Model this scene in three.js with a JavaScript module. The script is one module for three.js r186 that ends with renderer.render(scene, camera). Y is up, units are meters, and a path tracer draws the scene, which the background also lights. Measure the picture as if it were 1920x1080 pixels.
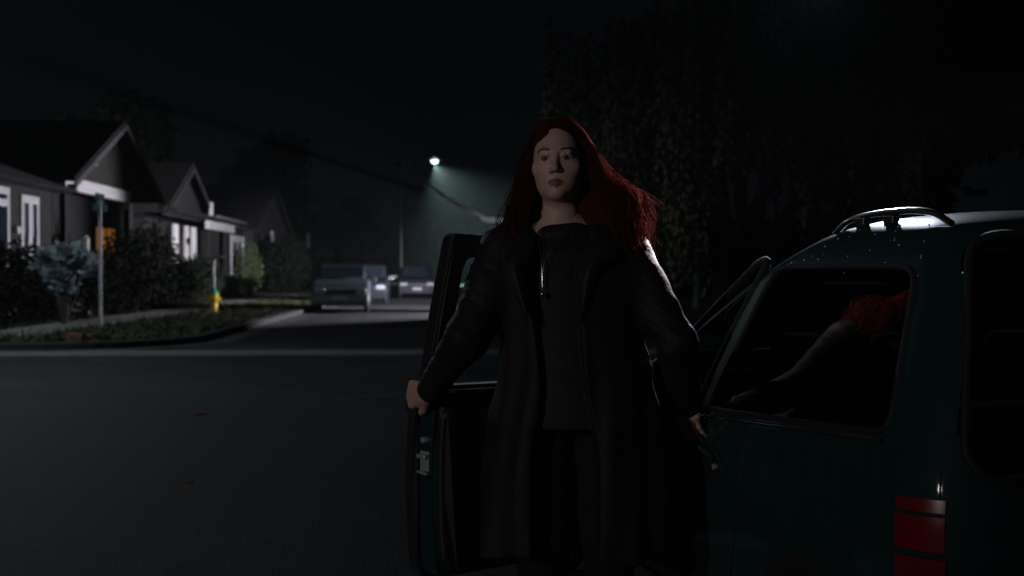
import * as THREE from 'three';
import { mergeGeometries, mergeVertices } from 'three/addons/utils/BufferGeometryUtils.js';
import { RoundedBoxGeometry } from 'three/addons/geometries/RoundedBoxGeometry.js';
import { RectAreaLightUniformsLib } from 'three/addons/lights/RectAreaLightUniformsLib.js';

// ------------------------------------------------------------------ camera, sky, moon, exposure
const scene = new THREE.Scene();
const camera = new THREE.PerspectiveCamera(25.36, 16 / 9, 0.05, 3000);
camera.position.set(0, 1.25, 0);
camera.lookAt(0, 1.25 - 0.0125 * 10, -10);
camera.focus = 3.8; camera.userData.fStop = 3.6;
const renderer = new THREE.WebGLRenderer({ antialias: true });
renderer.toneMapping = THREE.LinearToneMapping;
renderer.toneMappingExposure = 1.0;
renderer.shadowMap.enabled = true;
RectAreaLightUniformsLib.init();
{ // night sky: dark blue-black, a little paler towards the horizon all the way round
  const w = 64, h = 64, d = new Float32Array(w * h * 4);
  for (let j = 0; j < h; j++) for (let i = 0; i < w; i++) {
    const el = Math.abs((j + 0.5) / h - 0.5) * 2, k = 0.0012 + 0.0008 * Math.pow(1 - el, 6), o = (j * w + i) * 4;
    d[o] = k * 0.8; d[o + 1] = k * 0.95; d[o + 2] = k * 1.35; d[o + 3] = 1;
  }
  const t = new THREE.DataTexture(d, w, h, THREE.RGBAFormat, THREE.FloatType);
  t.mapping = THREE.EquirectangularReflectionMapping; t.magFilter = THREE.LinearFilter; t.needsUpdate = true;
  scene.background = t; scene.environment = t;
}
const moon = new THREE.DirectionalLight(0xcfdcff, 0.006);
moon.position.set(-30, 60, 20); moon.castShadow = true;
Object.assign(moon.shadow.camera, { left: -60, right: 60, top: 60, bottom: -60, far: 250 });
scene.add(moon, moon.target);
scene.fog = new THREE.FogExp2(0xcfe0e4, 0.00026);

// ------------------------------------------------------------------ helpers
let seed = 7;
const rnd = () => { seed = (seed * 1664525 + 1013904223) >>> 0; return seed / 4294967296; };
const rr = (a, b) => a + (b - a) * rnd();
const V = (x, y, z) => new THREE.Vector3(x, y, z);
const clamp = (x, a = 0, b = 1) => Math.min(b, Math.max(a, x));
const lerp = (a, b, t) => a + (b - a) * t;
const sstep = (a, b, x) => { const t = clamp((x - a) / (b - a)); return t * t * (3 - 2 * t); };
const BETA = 0.05;                                     // the far street runs a little left of the view
const S = (a, y, Z) => V(a * Math.cos(BETA) - Z * Math.sin(BETA), y, -Z * Math.cos(BETA) - a * Math.sin(BETA));
const taken = {};
const numbered = n => { taken[n] = (taken[n] ?? -1) + 1; return taken[n] ? `${n}_${String(taken[n]).padStart(3, '0')}` : n; };
function tag(o, label, category, group, kind) { o.userData = { ...(label && { label }), ...(category && { category }), ...(group && { group }), ...(kind && { kind }) }; return o; }
function thing(name, label, category, pos, turn = 0, group) {
  const o = new THREE.Group(); o.name = numbered(name); o.position.copy(pos); o.rotation.y = turn; scene.add(o);
  return tag(o, label, category, group);
}
function part(parent, name, geo, mat) {
  const m = new THREE.Mesh(geo, mat); m.name = parent === scene ? numbered(name) : name; m.castShadow = m.receiveShadow = true; parent.add(m); return m;
}
const strip = g => { g = g.index ? g.toNonIndexed() : g; for (const k of Object.keys(g.attributes)) if (!['position', 'normal', 'uv'].includes(k)) g.deleteAttribute(k); return g; };
const merge = list => mergeGeometries(list.map(strip));
function box(x0, x1, y0, y1, z0, z1, r = 0) {
  const w = x1 - x0, h = y1 - y0, d = z1 - z0;
  const g = r ? new RoundedBoxGeometry(w, h, d, 2, r) : new THREE.BoxGeometry(w, h, d);
  g.translate((x0 + x1) / 2, (y0 + y1) / 2, (z0 + z1) / 2); return g;
}
function bar(a, b, r, r2 = r, n = 8) {
  const d = b.clone().sub(a), g = new THREE.CylinderGeometry(r2, r, d.length(), n);
  g.applyQuaternion(new THREE.Quaternion().setFromUnitVectors(V(0, 1, 0), d.clone().normalize()));
  const c = a.clone().add(b).multiplyScalar(0.5); g.translate(c.x, c.y, c.z); return g;
}
const tube = (pts, r, seg = 32, n = 8, closed = false) => new THREE.TubeGeometry(new THREE.CatmullRomCurve3(pts, closed, 'centripetal'), seg, r, n, closed);
function lathe(profile, n = 20) { return new THREE.LatheGeometry(profile.map(([r, y]) => new THREE.Vector2(r, y)), n); }
function prism(poly, z0, z1) { // polygon in x,y pushed along z
  const s = new THREE.Shape(poly.map(p => new THREE.Vector2(p[0], p[1])));
  const g = new THREE.ExtrudeGeometry(s, { depth: z1 - z0, bevelEnabled: false }); g.translate(0, 0, z0); return g;
}
// value noise
const perm = (() => { const a = []; let s = 991; for (let i = 0; i < 4096; i++) { s = (s * 1103515245 + 12345) >>> 0; a.push(((s >>> 8) & 65535) / 65535); } return a; })();
const hsh = (i, j, p) => perm[((((i % p) + p) % p) * 57 + (((j % p) + p) % p) * 131) & 4095];
function vnoise(x, y, p) { const i = Math.floor(x), j = Math.floor(y), u = x - i, v = y - j, a = u * u * (3 - 2 * u), b = v * v * (3 - 2 * v);
  return lerp(lerp(hsh(i, j, p), hsh(i + 1, j, p), a), lerp(hsh(i, j + 1, p), hsh(i + 1, j + 1, p), a), b); }
function fbm(u, v, f, oct) { let s = 0, w = 0.5, n = 0; for (let k = 0; k < oct; k++) { s += w * vnoise(u * f, v * f, f); n += w; w *= 0.55; f *= 2; } return s / n; }
function tex(n, fn, srgb, rep) {
  const d = new Uint8Array(n * n * 4);
  for (let j = 0; j < n; j++) for (let i = 0; i < n; i++) { const c = fn(i / n, j / n), o = (j * n + i) * 4; for (let k = 0; k < 3; k++) d[o + k] = clamp(Array.isArray(c) ? c[k] : c) * 255; d[o + 3] = 255; }
  const t = new THREE.DataTexture(d, n, n); t.wrapS = t.wrapT = THREE.RepeatWrapping; t.magFilter = THREE.LinearFilter; t.minFilter = THREE.LinearMipmapLinearFilter;
  if (srgb) t.colorSpace = THREE.SRGBColorSpace; t.repeat.set(rep, rep); t.needsUpdate = true; return t;
}
const lin = (r, g, b) => new THREE.Color().setRGB(r, g, b);
const M = (c, roughness = 0.8, more = {}) => new THREE.MeshStandardMaterial({ color: lin(...c), roughness, ...more });
const P = (c, roughness = 0.5, more = {}) => new THREE.MeshPhysicalMaterial({ color: lin(...c), roughness, ...more });
function uvPlan(g) { const p = g.attributes.position, u = new Float32Array(p.count * 2); for (let i = 0; i < p.count; i++) { u[2 * i] = p.getX(i); u[2 * i + 1] = p.getZ(i); } g.setAttribute('uv', new THREE.BufferAttribute(u, 2)); return g; }

// ------------------------------------------------------------------ materials
const asphaltMap = tex(1024, (u, v) => { const g = fbm(u, v, 256, 2), c = fbm(u, v, 6, 5), p = fbm(u + 0.37, v + 0.11, 3, 3), cr = Math.abs(fbm(u + 0.2, v + 0.7, 5, 4) - 0.5); const k = 0.18 + 0.13 * (g - 0.5) + 0.42 * (c - 0.5) + (p > 0.56 ? -0.035 : 0) - (cr < 0.006 ? 0.07 : 0); return [k * 0.98, k, k * 1.04]; }, true, 0.14);
const asphaltBump = tex(512, (u, v) => fbm(u, v, 128, 3), false, 0.8);
const mAsphalt = new THREE.MeshStandardMaterial({ map: asphaltMap, bumpMap: asphaltBump, bumpScale: 0.005, roughness: 0.82, color: lin(0.36, 0.5, 0.66) });
const dirtMap = tex(512, (u, v) => { const k = 0.16 + 0.18 * (fbm(u, v, 16, 5) - 0.5); return [k, k * 1.0, k * 0.72]; }, true, 0.3);
const mDirt = new THREE.MeshStandardMaterial({ map: dirtMap, roughness: 1, bumpMap: asphaltBump, bumpScale: 0.05 });
const concMap = tex(512, (u, v) => { const k = 0.52 + 0.22 * (fbm(u, v, 12, 5) - 0.5) + 0.1 * (fbm(u, v, 128, 2) - 0.5); return [k, k * 0.99, k * 0.97]; }, true, 0.5);
const mConc = new THREE.MeshStandardMaterial({ map: concMap, roughness: 0.9, bumpMap: asphaltBump, bumpScale: 0.006 });
const grain = tex(256, (u, v) => { const k = 0.88 + 0.3 * (fbm(u, v, 8, 5) - 0.5) + 0.1 * (fbm(u, v, 64, 2) - 0.5); return k; }, true, 0.6);
const mTrim = new THREE.MeshStandardMaterial({ color: lin(0.95, 0.94, 0.95), map: grain, roughness: 0.6 });
const sideBump = tex(128, (u, v) => (v * 8) % 1, false, 0.9);
const mSidingGrey = new THREE.MeshStandardMaterial({ color: lin(0.028, 0.028, 0.028), map: grain, bumpMap: sideBump, bumpScale: 0.01, roughness: 0.85 });
const mSidingOlive = new THREE.MeshStandardMaterial({ color: lin(0.045, 0.046, 0.034), map: grain, roughness: 0.9 });
const mSidingPale = new THREE.MeshStandardMaterial({ color: lin(0.34, 0.36, 0.4), map: grain, bumpMap: sideBump, bumpScale: 0.01, roughness: 0.85 });
const mSidingDark = new THREE.MeshStandardMaterial({ color: lin(0.024, 0.024, 0.025), map: grain, bumpMap: sideBump, bumpScale: 0.01, roughness: 0.85 });
const mShingle = new THREE.MeshStandardMaterial({ color: lin(0.014, 0.014, 0.015), map: grain, roughness: 0.95 });
const mPane = P([0.02, 0.03, 0.045], 0.08, { clearcoat: 0.5 });
const mCurtain = M([0.2, 0.24, 0.33], 0.9);
const mBark = new THREE.MeshStandardMaterial({ color: lin(0.1, 0.06, 0.036), map: grain, bumpMap: asphaltBump, bumpScale: 0.03, roughness: 0.95 });
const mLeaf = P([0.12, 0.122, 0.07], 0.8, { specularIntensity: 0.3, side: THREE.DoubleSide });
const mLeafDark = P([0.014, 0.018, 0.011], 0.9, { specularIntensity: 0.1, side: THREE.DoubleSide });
const mLeafPale = P([0.3, 0.36, 0.42], 0.7, { side: THREE.DoubleSide });
const mGrass = M([0.05, 0.06, 0.022], 0.9, { side: THREE.DoubleSide });
const mGalv = M([0.42, 0.43, 0.44], 0.5, { metalness: 0.4 });
const mPoleTeal = M([0.1, 0.2, 0.21], 0.5);
const mWood = new THREE.MeshStandardMaterial({ color: lin(0.07, 0.055, 0.045), map: grain, roughness: 0.95 });
const mBlack = M([0.012, 0.012, 0.013], 0.55);
const mRubber = M([0.01, 0.01, 0.011], 0.75);
const paintFleck = tex(256, (u, v) => 0.8 + 0.3 * (fbm(u, v, 128, 2) - 0.5), true, 1);
const mPaint = P([0.01, 0.034, 0.038], 0.45, { specularIntensity: 0.1, clearcoat: 0.8, clearcoatRoughness: 0.05 });
const mGlassCar = P([0.25, 0.29, 0.3], 0.03, { transmission: 1, thickness: 0, ior: 1.5 });
const mGlassDark = P([0.06, 0.07, 0.075], 0.03, { transmission: 1, thickness: 0, ior: 1.5 });
const mChrome = M([0.75, 0.77, 0.8], 0.22, { metalness: 1 });
const mSteel = M([0.75, 0.76, 0.8], 0.42, { metalness: 0.7 });
const mSeat = M([0.02, 0.02, 0.022], 0.9);

// ------------------------------------------------------------------ ground, roads, kerbs
function flat(poly, y, mat, name) { // poly in street coordinates (a, Z)
  const sh = new THREE.Shape(poly.map(([a, Z]) => { const p = S(a, 0, Z); return new THREE.Vector2(p.x, -p.z); }));
  const g = new THREE.ShapeGeometry(sh); g.rotateX(-Math.PI / 2); g.translate(0, y, 0); uvPlan(g);
  return tag(part(scene, name, g, mat), null, null, null, 'structure');
}
flat([[-900, -900], [900, -900], [900, 1500], [-900, 1500]], -0.03, mDirt, 'ground');
flat([[-160, -40], [160, -40], [160, 20.9], [4.7, 20.9], [4.7, 400], [-4.5, 400], [-4.5, 20.9], [-160, 20.9]], 0, mAsphalt, 'road');
const arc = (ca, cz, r, a0, a1, n = 10) => Array.from({ length: n + 1 }, (_, i) => { const t = a0 + (a1 - a0) * i / n; return [ca + r * Math.cos(t), cz + r * Math.sin(t)]; });
const edgeL = [[-160, 20.7], ...arc(-6.85, 23.2, 2.5, -Math.PI / 2, 0), [-4.35, 400]];
const edgeR = [[160, 20.7], ...arc(7.0, 23.2, 2.5, -Math.PI / 2, -Math.PI), [4.5, 400]];
function raised(edge, far, name) {
  const poly = [...edge, [far, 400]].map(([a, Z]) => { const p = S(a, 0, Z); return new THREE.Vector2(p.x, -p.z); });
  const g = new THREE.ExtrudeGeometry(new THREE.Shape(poly), { depth: 0.12, bevelEnabled: false });
  g.rotateX(-Math.PI / 2); uvPlan(g); return tag(part(scene, name, g, mDirt), null, null, null, 'structure');
}
raised(edgeL.map(([a, Z]) => [a, Z]), -160, 'verge_left');
raised(edgeR.map(([a, Z]) => [a, Z]), 160, 'verge_right');
function kerb(edge, side, name) { // concrete kerb with gutter apron, real step
  const n = edge.length, out = [];
  const off = d => edge.map(([a, Z], i) => { const p = edge[Math.max(0, i - 1)], q = edge[Math.min(n - 1, i + 1)]; let dx = q[0] - p[0], dz = q[1] - p[1]; const l = Math.hypot(dx, dz); return [a + side * dz / l * d, Z - side * dx / l * d]; });
  const ring = (o0, o1, y0, y1) => { const A = off(o0), B = off(o1), v = []; for (let i = 0; i < n - 1; i++) { const a = S(A[i][0], y0, A[i][1]), b = S(A[i + 1][0], y0, A[i + 1][1]), c = S(B[i + 1][0], y1, B[i + 1][1]), e = S(B[i][0], y1, B[i][1]); v.push(a, b, c, a, c, e); } const g = new THREE.BufferGeometry().setFromPoints(v); g.computeVertexNormals(); return uvPlan(g); };
  out.push(ring(-0.16, 0.012, 0.128, 0.128), ring(0.012, 0.03, 0.128, 0.1), ring(0.03, 0.045, 0.1, 0.008), ring(0.045, 0.5, 0.008, 0.004));
  const g = mergeGeometries(out); return tag(part(scene, name, g, new THREE.MeshStandardMaterial({ map: concMap, roughness: 0.9, side: THREE.DoubleSide, color: lin(0.16, 0.165, 0.17) })), null, null, null, 'structure');
}
kerb(edgeL, 1, 'kerb_left'); kerb(edgeR, -1, 'kerb_right');
flat([[-120, 19.3], [60, 19.3], [60, 20.64], [-120, 20.64]], 0.005, new THREE.MeshStandardMaterial({ map: concMap, roughness: 0.9, color: lin(0.55, 0.58, 0.62), bumpMap: asphaltBump, bumpScale: 0.004 }), 'cross_gutter');
function pavement(name, slabs) {
  const g = new THREE.Group(); g.name = numbered(name); g.userData = { kind: 'structure' }; scene.add(g);
  for (const [a0, a1, Z0, Z1] of slabs) { const m = part(g, 'slab', box(a0 + 0.01, a1 - 0.01, 0.1, 0.134 + rr(-0.004, 0.004), -Z1 + 0.01, -Z0 - 0.01, 0.012), mConc); m.rotation.y = BETA; uvPlan(m.geometry); }
}
const slabsL = []; for (let i = 0; i < 26; i++) slabsL.push([-8.6, -7.3, 24.4 + i * 1.5, 25.9 + i * 1.5]);
for (let i = 0; i < 8; i++) slabsL.push([-8.6 - (i + 1) * 1.5, -8.6 - i * 1.5, 22.7, 24.0]); slabsL.push([-8.6, -7.3, 22.7, 24.4]);
pavement('pavement', slabsL);
const slabsR = []; for (let i = 0; i < 20; i++) slabsR.push([8.0, 9.3, 24.4 + i * 1.5, 25.9 + i * 1.5]);
for (let i = 0; i < 8; i++) slabsR.push([8.0 + i * 1.5, 9.5 + i * 1.5, 22.7, 24.0]);
pavement('pavement', slabsR);
{ // grass on the verges
  const g = new THREE.BufferGeometry().setFromPoints([V(-0.012, 0, 0), V(0.012, 0, 0), V(0.02, 1, 0.25)]); g.computeVertexNormals();
  const spots = []; const q = new THREE.Quaternion(), e = new THREE.Euler();
  for (let i = 0; i < 26000; i++) { const Z = 20.95 + Math.pow(rnd(), 1.6) * 30; let a = rr(-16, -4.55); if (rnd() < 0.25) a = rr(4.7, 9); const corner = a > -7.2 && a < 0 ? Math.hypot(a + 6.85, Math.min(0, Z - 23.2)) > 2.25 && Z < 23.2 : a > 0 && a < 7.3 && Z < 23.2 && Math.hypot(a - 7, Z - 23.2) > 2.25;
    const onSlab = (a > -8.6 && a < -7.3 && Z > 22.7) || (a < -7.3 && Z > 22.7 && Z < 24) || (a > 8 && a < 9.3) || (a > 8 && Z > 22.7 && Z < 24); if (corner || onSlab) continue;
    const p = S(a, 0.118, Z); e.set(rr(-0.5, 0.5), rr(0, 6.3), rr(-0.5, 0.5)); q.setFromEuler(e); spots.push(new THREE.Matrix4().compose(p, q, V(1.4, rr(0.04, 0.13), 1))); }
  const im = new THREE.InstancedMesh(g, mGrass, spots.length); spots.forEach((m, i) => im.setMatrixAt(i, m)); im.name = 'verge_grass'; im.castShadow = true; scene.add(im);
  tag(im, 'short dark grass growing on the verges behind the kerbs', 'grass', null, 'stuff');
}

// ------------------------------------------------------------------ street lamps
const FLOODS = [[0.4, 0.0, 0.57, 580, 1.8], [-0.73, -0.08, 0.42, 1500, 2.0], [-1.17, -0.05, 0.16, 2200, 2.2]];
function streetLamp(name, label, base, h, head, color, cd, angle, lens, poleMat, withPole = true, aim = V(0, -5, 0), pen = 0.22, size = 5) {
  const o = thing(name, label, 'street lamp', base);
  const hd = head.clone().sub(base);
  if (withPole) part(o, 'pole', merge([lathe([[0.16, 0], [0.16, 0.25], [0.11, 0.3], [0.075, h * 0.7], [0.055, h]], 14)]), poleMat);
  part(o, 'arm', tube([V(0, h - 0.15, 0), V(hd.x * 0.3, h + 0.05, hd.z * 0.3), V(hd.x * 0.85, hd.y + 0.16, hd.z * 0.85)], 0.035, 20, 8), poleMat);
  const dir = Math.atan2(hd.x, hd.z);
  const hg = new THREE.SphereGeometry(1, 16, 10); hg.scale(lens * 0.7, 0.11, lens * 1.3); hg.rotateY(dir); hg.translate(hd.x, hd.y + 0.15, hd.z); part(o, 'lamp_housing', hg, poleMat);
  const lg = new THREE.SphereGeometry(1, 16, 10); lg.scale(lens * 0.5, lens * 0.42, lens * 0.5); lg.translate(hd.x, hd.y, hd.z);
  part(o, 'lamp_lens', lg, new THREE.MeshStandardMaterial({ color: lin(0.9, 0.9, 0.9), emissive: lin(...(color ?? [0, 0, 0])), emissiveIntensity: 3.2, roughness: 0.4 }));
  if (!color) return o;
  const l = new THREE.SpotLight(lin(...color), cd, 0, angle, pen, 2);
  l.position.copy(head).add(V(0, -lens * 0.42 - 0.14, 0)); l.target.position.copy(l.position).add(aim); l.castShadow = true; l.shadow.radius = size; scene.add(l, l.target);
  return o;
}
const headFar = V(-7.55, 12.1, -125);
streetLamp('street_lamp', 'distant lit street lamp glowing greenish white high beside the utility pole', S(-4.6, 0, 125).add(V(0.0, 0.1, 0.3)), 12.0, headFar, [0.76, 1.0, 0.92], 6500, 1.05, 0.72, mWood, false, V(2.9, -5, 0), 1);
streetLamp('street_lamp', 'slim teal street lamp pole rising out of the tree foliage', S(7.45, 0.1, 38), 11.2, V(3.6, 11.2, -38), null, 0, 0, 0.4, mPoleTeal);
streetLamp('street_lamp', 'unseen low lamp beyond the frame on the right, placed to rim the woman and the car roof', V(4.6, 0, -9.4), 3.5, V(2.1, 3.5, -8.7), [0.74, 0.84, 1.0], 80, 0.42, 0.26, mPoleTeal, true, V(-1.5, -1.9, 5.0));  // out of view, set to rim her shoulder and glint on the roof
streetLamp('street_lamp', 'unseen low lamp beyond the frame on the left, placed to light her face', V(-8, 0, 4.4), 3.7, V(-6.2, 3.6, 4.2), [1.0, 0.93, 0.9], 38, 0.2, 0.4, mPoleTeal, true, V(6.4, -1.8, -7.98), 0.6, 20);  // stands out of view, its narrow cone lights her face from the left
streetLamp('street_lamp', 'unseen low lamp beyond the frame on the right, placed to rim her hair', V(5.9, 0, -8.4), 2.8, V(4.7, 2.75, -8.2), [1.0, 0.88, 0.84], 800, 0.055, 0.2, mPoleTeal, true, V(-4.32, -0.98, 4.38), 0.7);  // out of view, thin beam aimed at her hair for the rim
streetLamp('street_lamp', 'unseen lamp beyond the frame on the left, placed to light the junction road', V(-11.8, 0.1, -22), 7.2, V(-9.6, 7.1, -19.4), [0.8, 0.92, 1.0], 54, 1.5, 0.4, mPoleTeal);  // out of view, placed to light the road and the near cable end
{ // unseen flood heads behind the woman, placed to light the house fronts
  const b = S(4.8, 0.1, 40), o = thing('unseen_floodlight', 'unseen low post with three flood heads behind the woman, placed to light the house fronts', 'unseen_floodlight', b, BETA);
  part(o, 'post', bar(V(0, -0.02, 0), V(0, 2.0, 0), 0.05, 0.045, 10), mGalv);
  for (const [az, el, half, cd, y] of FLOODS) { const d = V(-Math.cos(az) * Math.cos(el), Math.sin(el), Math.sin(az) * Math.cos(el)), hd = part(o, 'lamp_head', new THREE.CylinderGeometry(0.07, 0.1, 0.2, 14).rotateX(-Math.PI / 2).lookAt(d).translate(d.x * 0.1, y, d.z * 0.1), mBlack);
    part(hd, 'lamp_lens', new THREE.CylinderGeometry(0.085, 0.085, 0.01, 14).rotateX(-Math.PI / 2).lookAt(d).translate(d.x * 0.206, y + d.y * 0.106, d.z * 0.206), new THREE.MeshStandardMaterial({ color: lin(0.9, 0.9, 0.9), emissive: lin(0.92, 0.9, 1), emissiveIntensity: 3, roughness: 0.4 }));
    const w = d.clone().applyAxisAngle(V(0, 1, 0), BETA), l = new THREE.SpotLight(lin(0.93, 0.89, 1), cd, 0, half, 0.3, 2); l.position.copy(b).add(V(w.x * 0.23, y + w.y * 0.13, w.z * 0.23)); l.target.position.copy(l.position).addScaledVector(w, 5); l.castShadow = true; l.shadow.radius = 4; scene.add(l, l.target); }
}

// ------------------------------------------------------------------ houses (local x towards the street, z towards the camera)
const FA = -10.5; // facade line
function house(label, Zref) { const o = thing('bungalow', label, 'house', S(FA, 0.1, Zref), BETA, 'bungalows along the left side of the far street');
  const B = (name, mat, a, y, Z, parent = o, r = 0) => part(parent, name, box(a[0] - FA, a[1] - FA, y[0] - 0.1, y[1] - 0.1, -(Z[1] - Zref), -(Z[0] - Zref), r), mat);
  const tri = (name, mat, pts, a0, a1, parent = o) => { // polygon given as [Z, y], pushed from a0 to a1
    const sh = new THREE.Shape(pts.map(([Z, y]) => new THREE.Vector2(Z - Zref, y - 0.1))); const g = new THREE.ExtrudeGeometry(sh, { depth: a1 - a0, bevelEnabled: false });
    g.rotateY(Math.PI / 2); g.translate(a0 - FA, 0, 0); return part(parent, name, g, mat); };
  // roof with its ridge along the street; pts as [a, y]
  const ridgeZ = (name, mat, pts, Z0, Z1) => { const g = prism(pts.map(([a, y]) => [a - FA, y - 0.1]), -(Z1 - Zref), -(Z0 - Zref)); return part(o, name, g, mat); };
  return { o, B, tri, ridgeZ };
}
function sashWindow(H, Z0, Z1, y0, y1, header, bars, transom) {
  const w = new THREE.Group(); w.name = 'window'; H.o.add(w);
  H.B('frame', mTrim, [FA, FA + 0.06], [y1 - header, y1], [Z0, Z1], w, 0.008);
  for (const [p, q] of bars) H.B('frame', mTrim, [FA, FA + 0.055], [y0, y1 - header - 0.002], [p, q], w, 0.008);
  H.B('sill', mTrim, [FA, FA + 0.1], [y0 - 0.08, y0 - 0.002], [Z0 - 0.05, Z1 + 0.05], w, 0.01);
  if (transom) H.B('frame', mTrim, [FA, FA + 0.05], transom, [Z0 + 0.12, Z1 - 0.12], w, 0.008);
  const spots = bars.slice(1).map((b, i) => [bars[i][1], b[0]]);
  for (const [p, q] of spots) { H.B('pane', mPane, [FA, FA + 0.016], [y0, y1 - header - 0.002], [p, q], w); if (!transom) H.B('curtain', mCurtain, [FA, FA + 0.022], [y0 + (y1 - y0) * 0.46, y1 - header - 0.002], [p + 0.02, lerp(p, q, 0.55)], w); }
}
{ // the nearest bungalow
  const H = house('bungalow with steep front gable and white porch beam, nearest the corner', 36);
  H.B('wall', mSidingGrey, [-20, FA], [0.12, 3.36], [25, 34.55]); H.B('wall', mSidingGrey, [-20, -11.6], [0.12, 3.9], [34.56, 47.8]);
  H.B('corner_board', mSidingGrey, [FA - 0.35, FA + 0.015], [0.12, 3.3], [34.57, 34.72]);
  H.ridgeZ('roof', mShingle, [[-9.9, 3.36], [-9.9, 3.42], [-15.2, 5.35], [-20.6, 3.42], [-20.6, 3.36]], 24.4, 34.85); H.ridgeZ('roof', mShingle, [[-11.5, 3.92], [-11.5, 4.0], [-15.2, 5.34], [-20.6, 3.42], [-20.6, 3.36]], 34.86, 48.4);
  // porch gable
  H.tri('gable_wall', mSidingOlive, [[35.5, 3.9], [45.3, 3.9], [40.4, 5.72]], FA - 0.08, FA);
  const rk = (n, mat, Za, ya, Zb, yb, th, a0, a1) => { const L = Math.hypot(Zb - Za, yb - ya), nx = -(yb - ya) / L * th, ny = (Zb - Za) / L * th, s = ny < 0 ? -1 : 1; return H.tri(n, mat, [[Za, ya], [Zb, yb], [Zb + s * nx, yb + s * ny], [Za + s * nx, ya + s * ny]], a0, a1); };
  rk('roof', mShingle, 34.9, 3.68, 40.4, 5.86, 0.1, -16, FA + 0.5); rk('roof', mShingle, 40.4, 5.86, 45.9, 3.68, 0.1, -16, FA + 0.5);
  const mRake = new THREE.MeshStandardMaterial({ color: lin(0.09, 0.09, 0.095), map: grain, roughness: 0.8 });
  rk('rake_board', mRake, 34.9, 3.5, 40.4, 5.68, 0.17, FA + 0.503, FA + 0.55); rk('rake_board', mRake, 40.4, 5.68, 45.9, 3.5, 0.17, FA + 0.503, FA + 0.55);
  H.B('rake_end', mSidingPale, [FA + 0.3, FA + 0.54], [3.42, 3.66], [45.72, 45.96], H.o, 0.02); H.B('rake_end', mSidingPale, [FA + 0.3, FA + 0.54], [3.42, 3.62], [34.9, 35.08], H.o, 0.02);
  H.B('porch_beam', mTrim, [FA - 0.1, FA + 0.1], [3.52, 3.88], [35.5, 42.6], H.o, 0.015); H.B('beam_end', mTrim, [FA - 0.08, FA + 0.08], [3.28, 3.52], [42.35, 42.6], H.o, 0.015);
  H.B('gable_vent', mTrim, [FA, FA + 0.04], [4.42, 4.62], [38.5, 38.85], H.o, 0.01);
  H.tri('bracket', mTrim, [[38.1, 4.82], [38.5, 4.82], [38.42, 5.0], [38.25, 5.02]], FA, FA + 0.05);
  H.B('porch_post', mSidingGrey, [FA - 0.08, FA + 0.08], [0.62, 3.52], [35.5, 35.72], H.o, 0.015); H.B('porch_post', mSidingGrey, [FA - 0.08, FA + 0.08], [0.62, 3.28], [42.4, 42.58], H.o, 0.015);
  H.B('porch_floor', mWood, [-11.6, FA + 0.2], [0.12, 0.62], [35.2, 45.3]);
  for (const [y, d] of [[0.46, 0.3], [0.3, 0.6]]) H.B('step', mConc, [FA + 0.2, FA + 0.2 + d], [0.12, y], [38.6, 40.2], H.o, 0.01);
  H.B('ceiling', mSidingGrey, [-11.6, FA - 0.1], [3.88, 3.9], [35.5, 45.3]);
  sashWindow(H, 29.9, 31.15, 1.3, 3.26, 0.17, [[29.9, 30.02], [31.0, 31.15]], [2.8, 2.98]);
  sashWindow(H, 32.0, 33.35, 1.3, 3.16, 0.2, [[32.0, 32.16], [32.55, 32.82], [33.2, 33.35]]);
  sashWindow(H, 28.4, 29.5, 1.3, 3.3, 0.17, [[28.4, 28.55], [29.35, 29.5]]);
  H.B('wall_mailbox', mTrim, [FA, FA + 0.14], [2.18, 2.36], [31.45, 31.7], H.o, 0.02);
  const w = new THREE.Group(); w.name = 'window'; H.o.add(w); // lit amber window under the porch
  H.B('frame', mWood, [-11.6, -11.55], [1.5, 2.82], [42.6, 45.2], w);
  H.B('lit_window_pane', new THREE.MeshStandardMaterial({ color: lin(0.3, 0.12, 0.03), emissive: lin(1, 0.36, 0.06), emissiveIntensity: 0.16, roughness: 0.7 }), [-11.55, -11.535], [1.6, 2.72], [42.75, 45.05], w);
  H.B('mullion', mWood, [-11.55, -11.51], [1.6, 2.72], [43.85, 43.95], w);
  const gp = S(-11.4, 2.2, 43.9), pl = new THREE.RectAreaLight(lin(1, 0.36, 0.06), 0.16, 2.2, 1.0); pl.position.copy(gp); pl.lookAt(gp.clone().add(V(1, 0, -BETA))); scene.add(pl);
}
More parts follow.
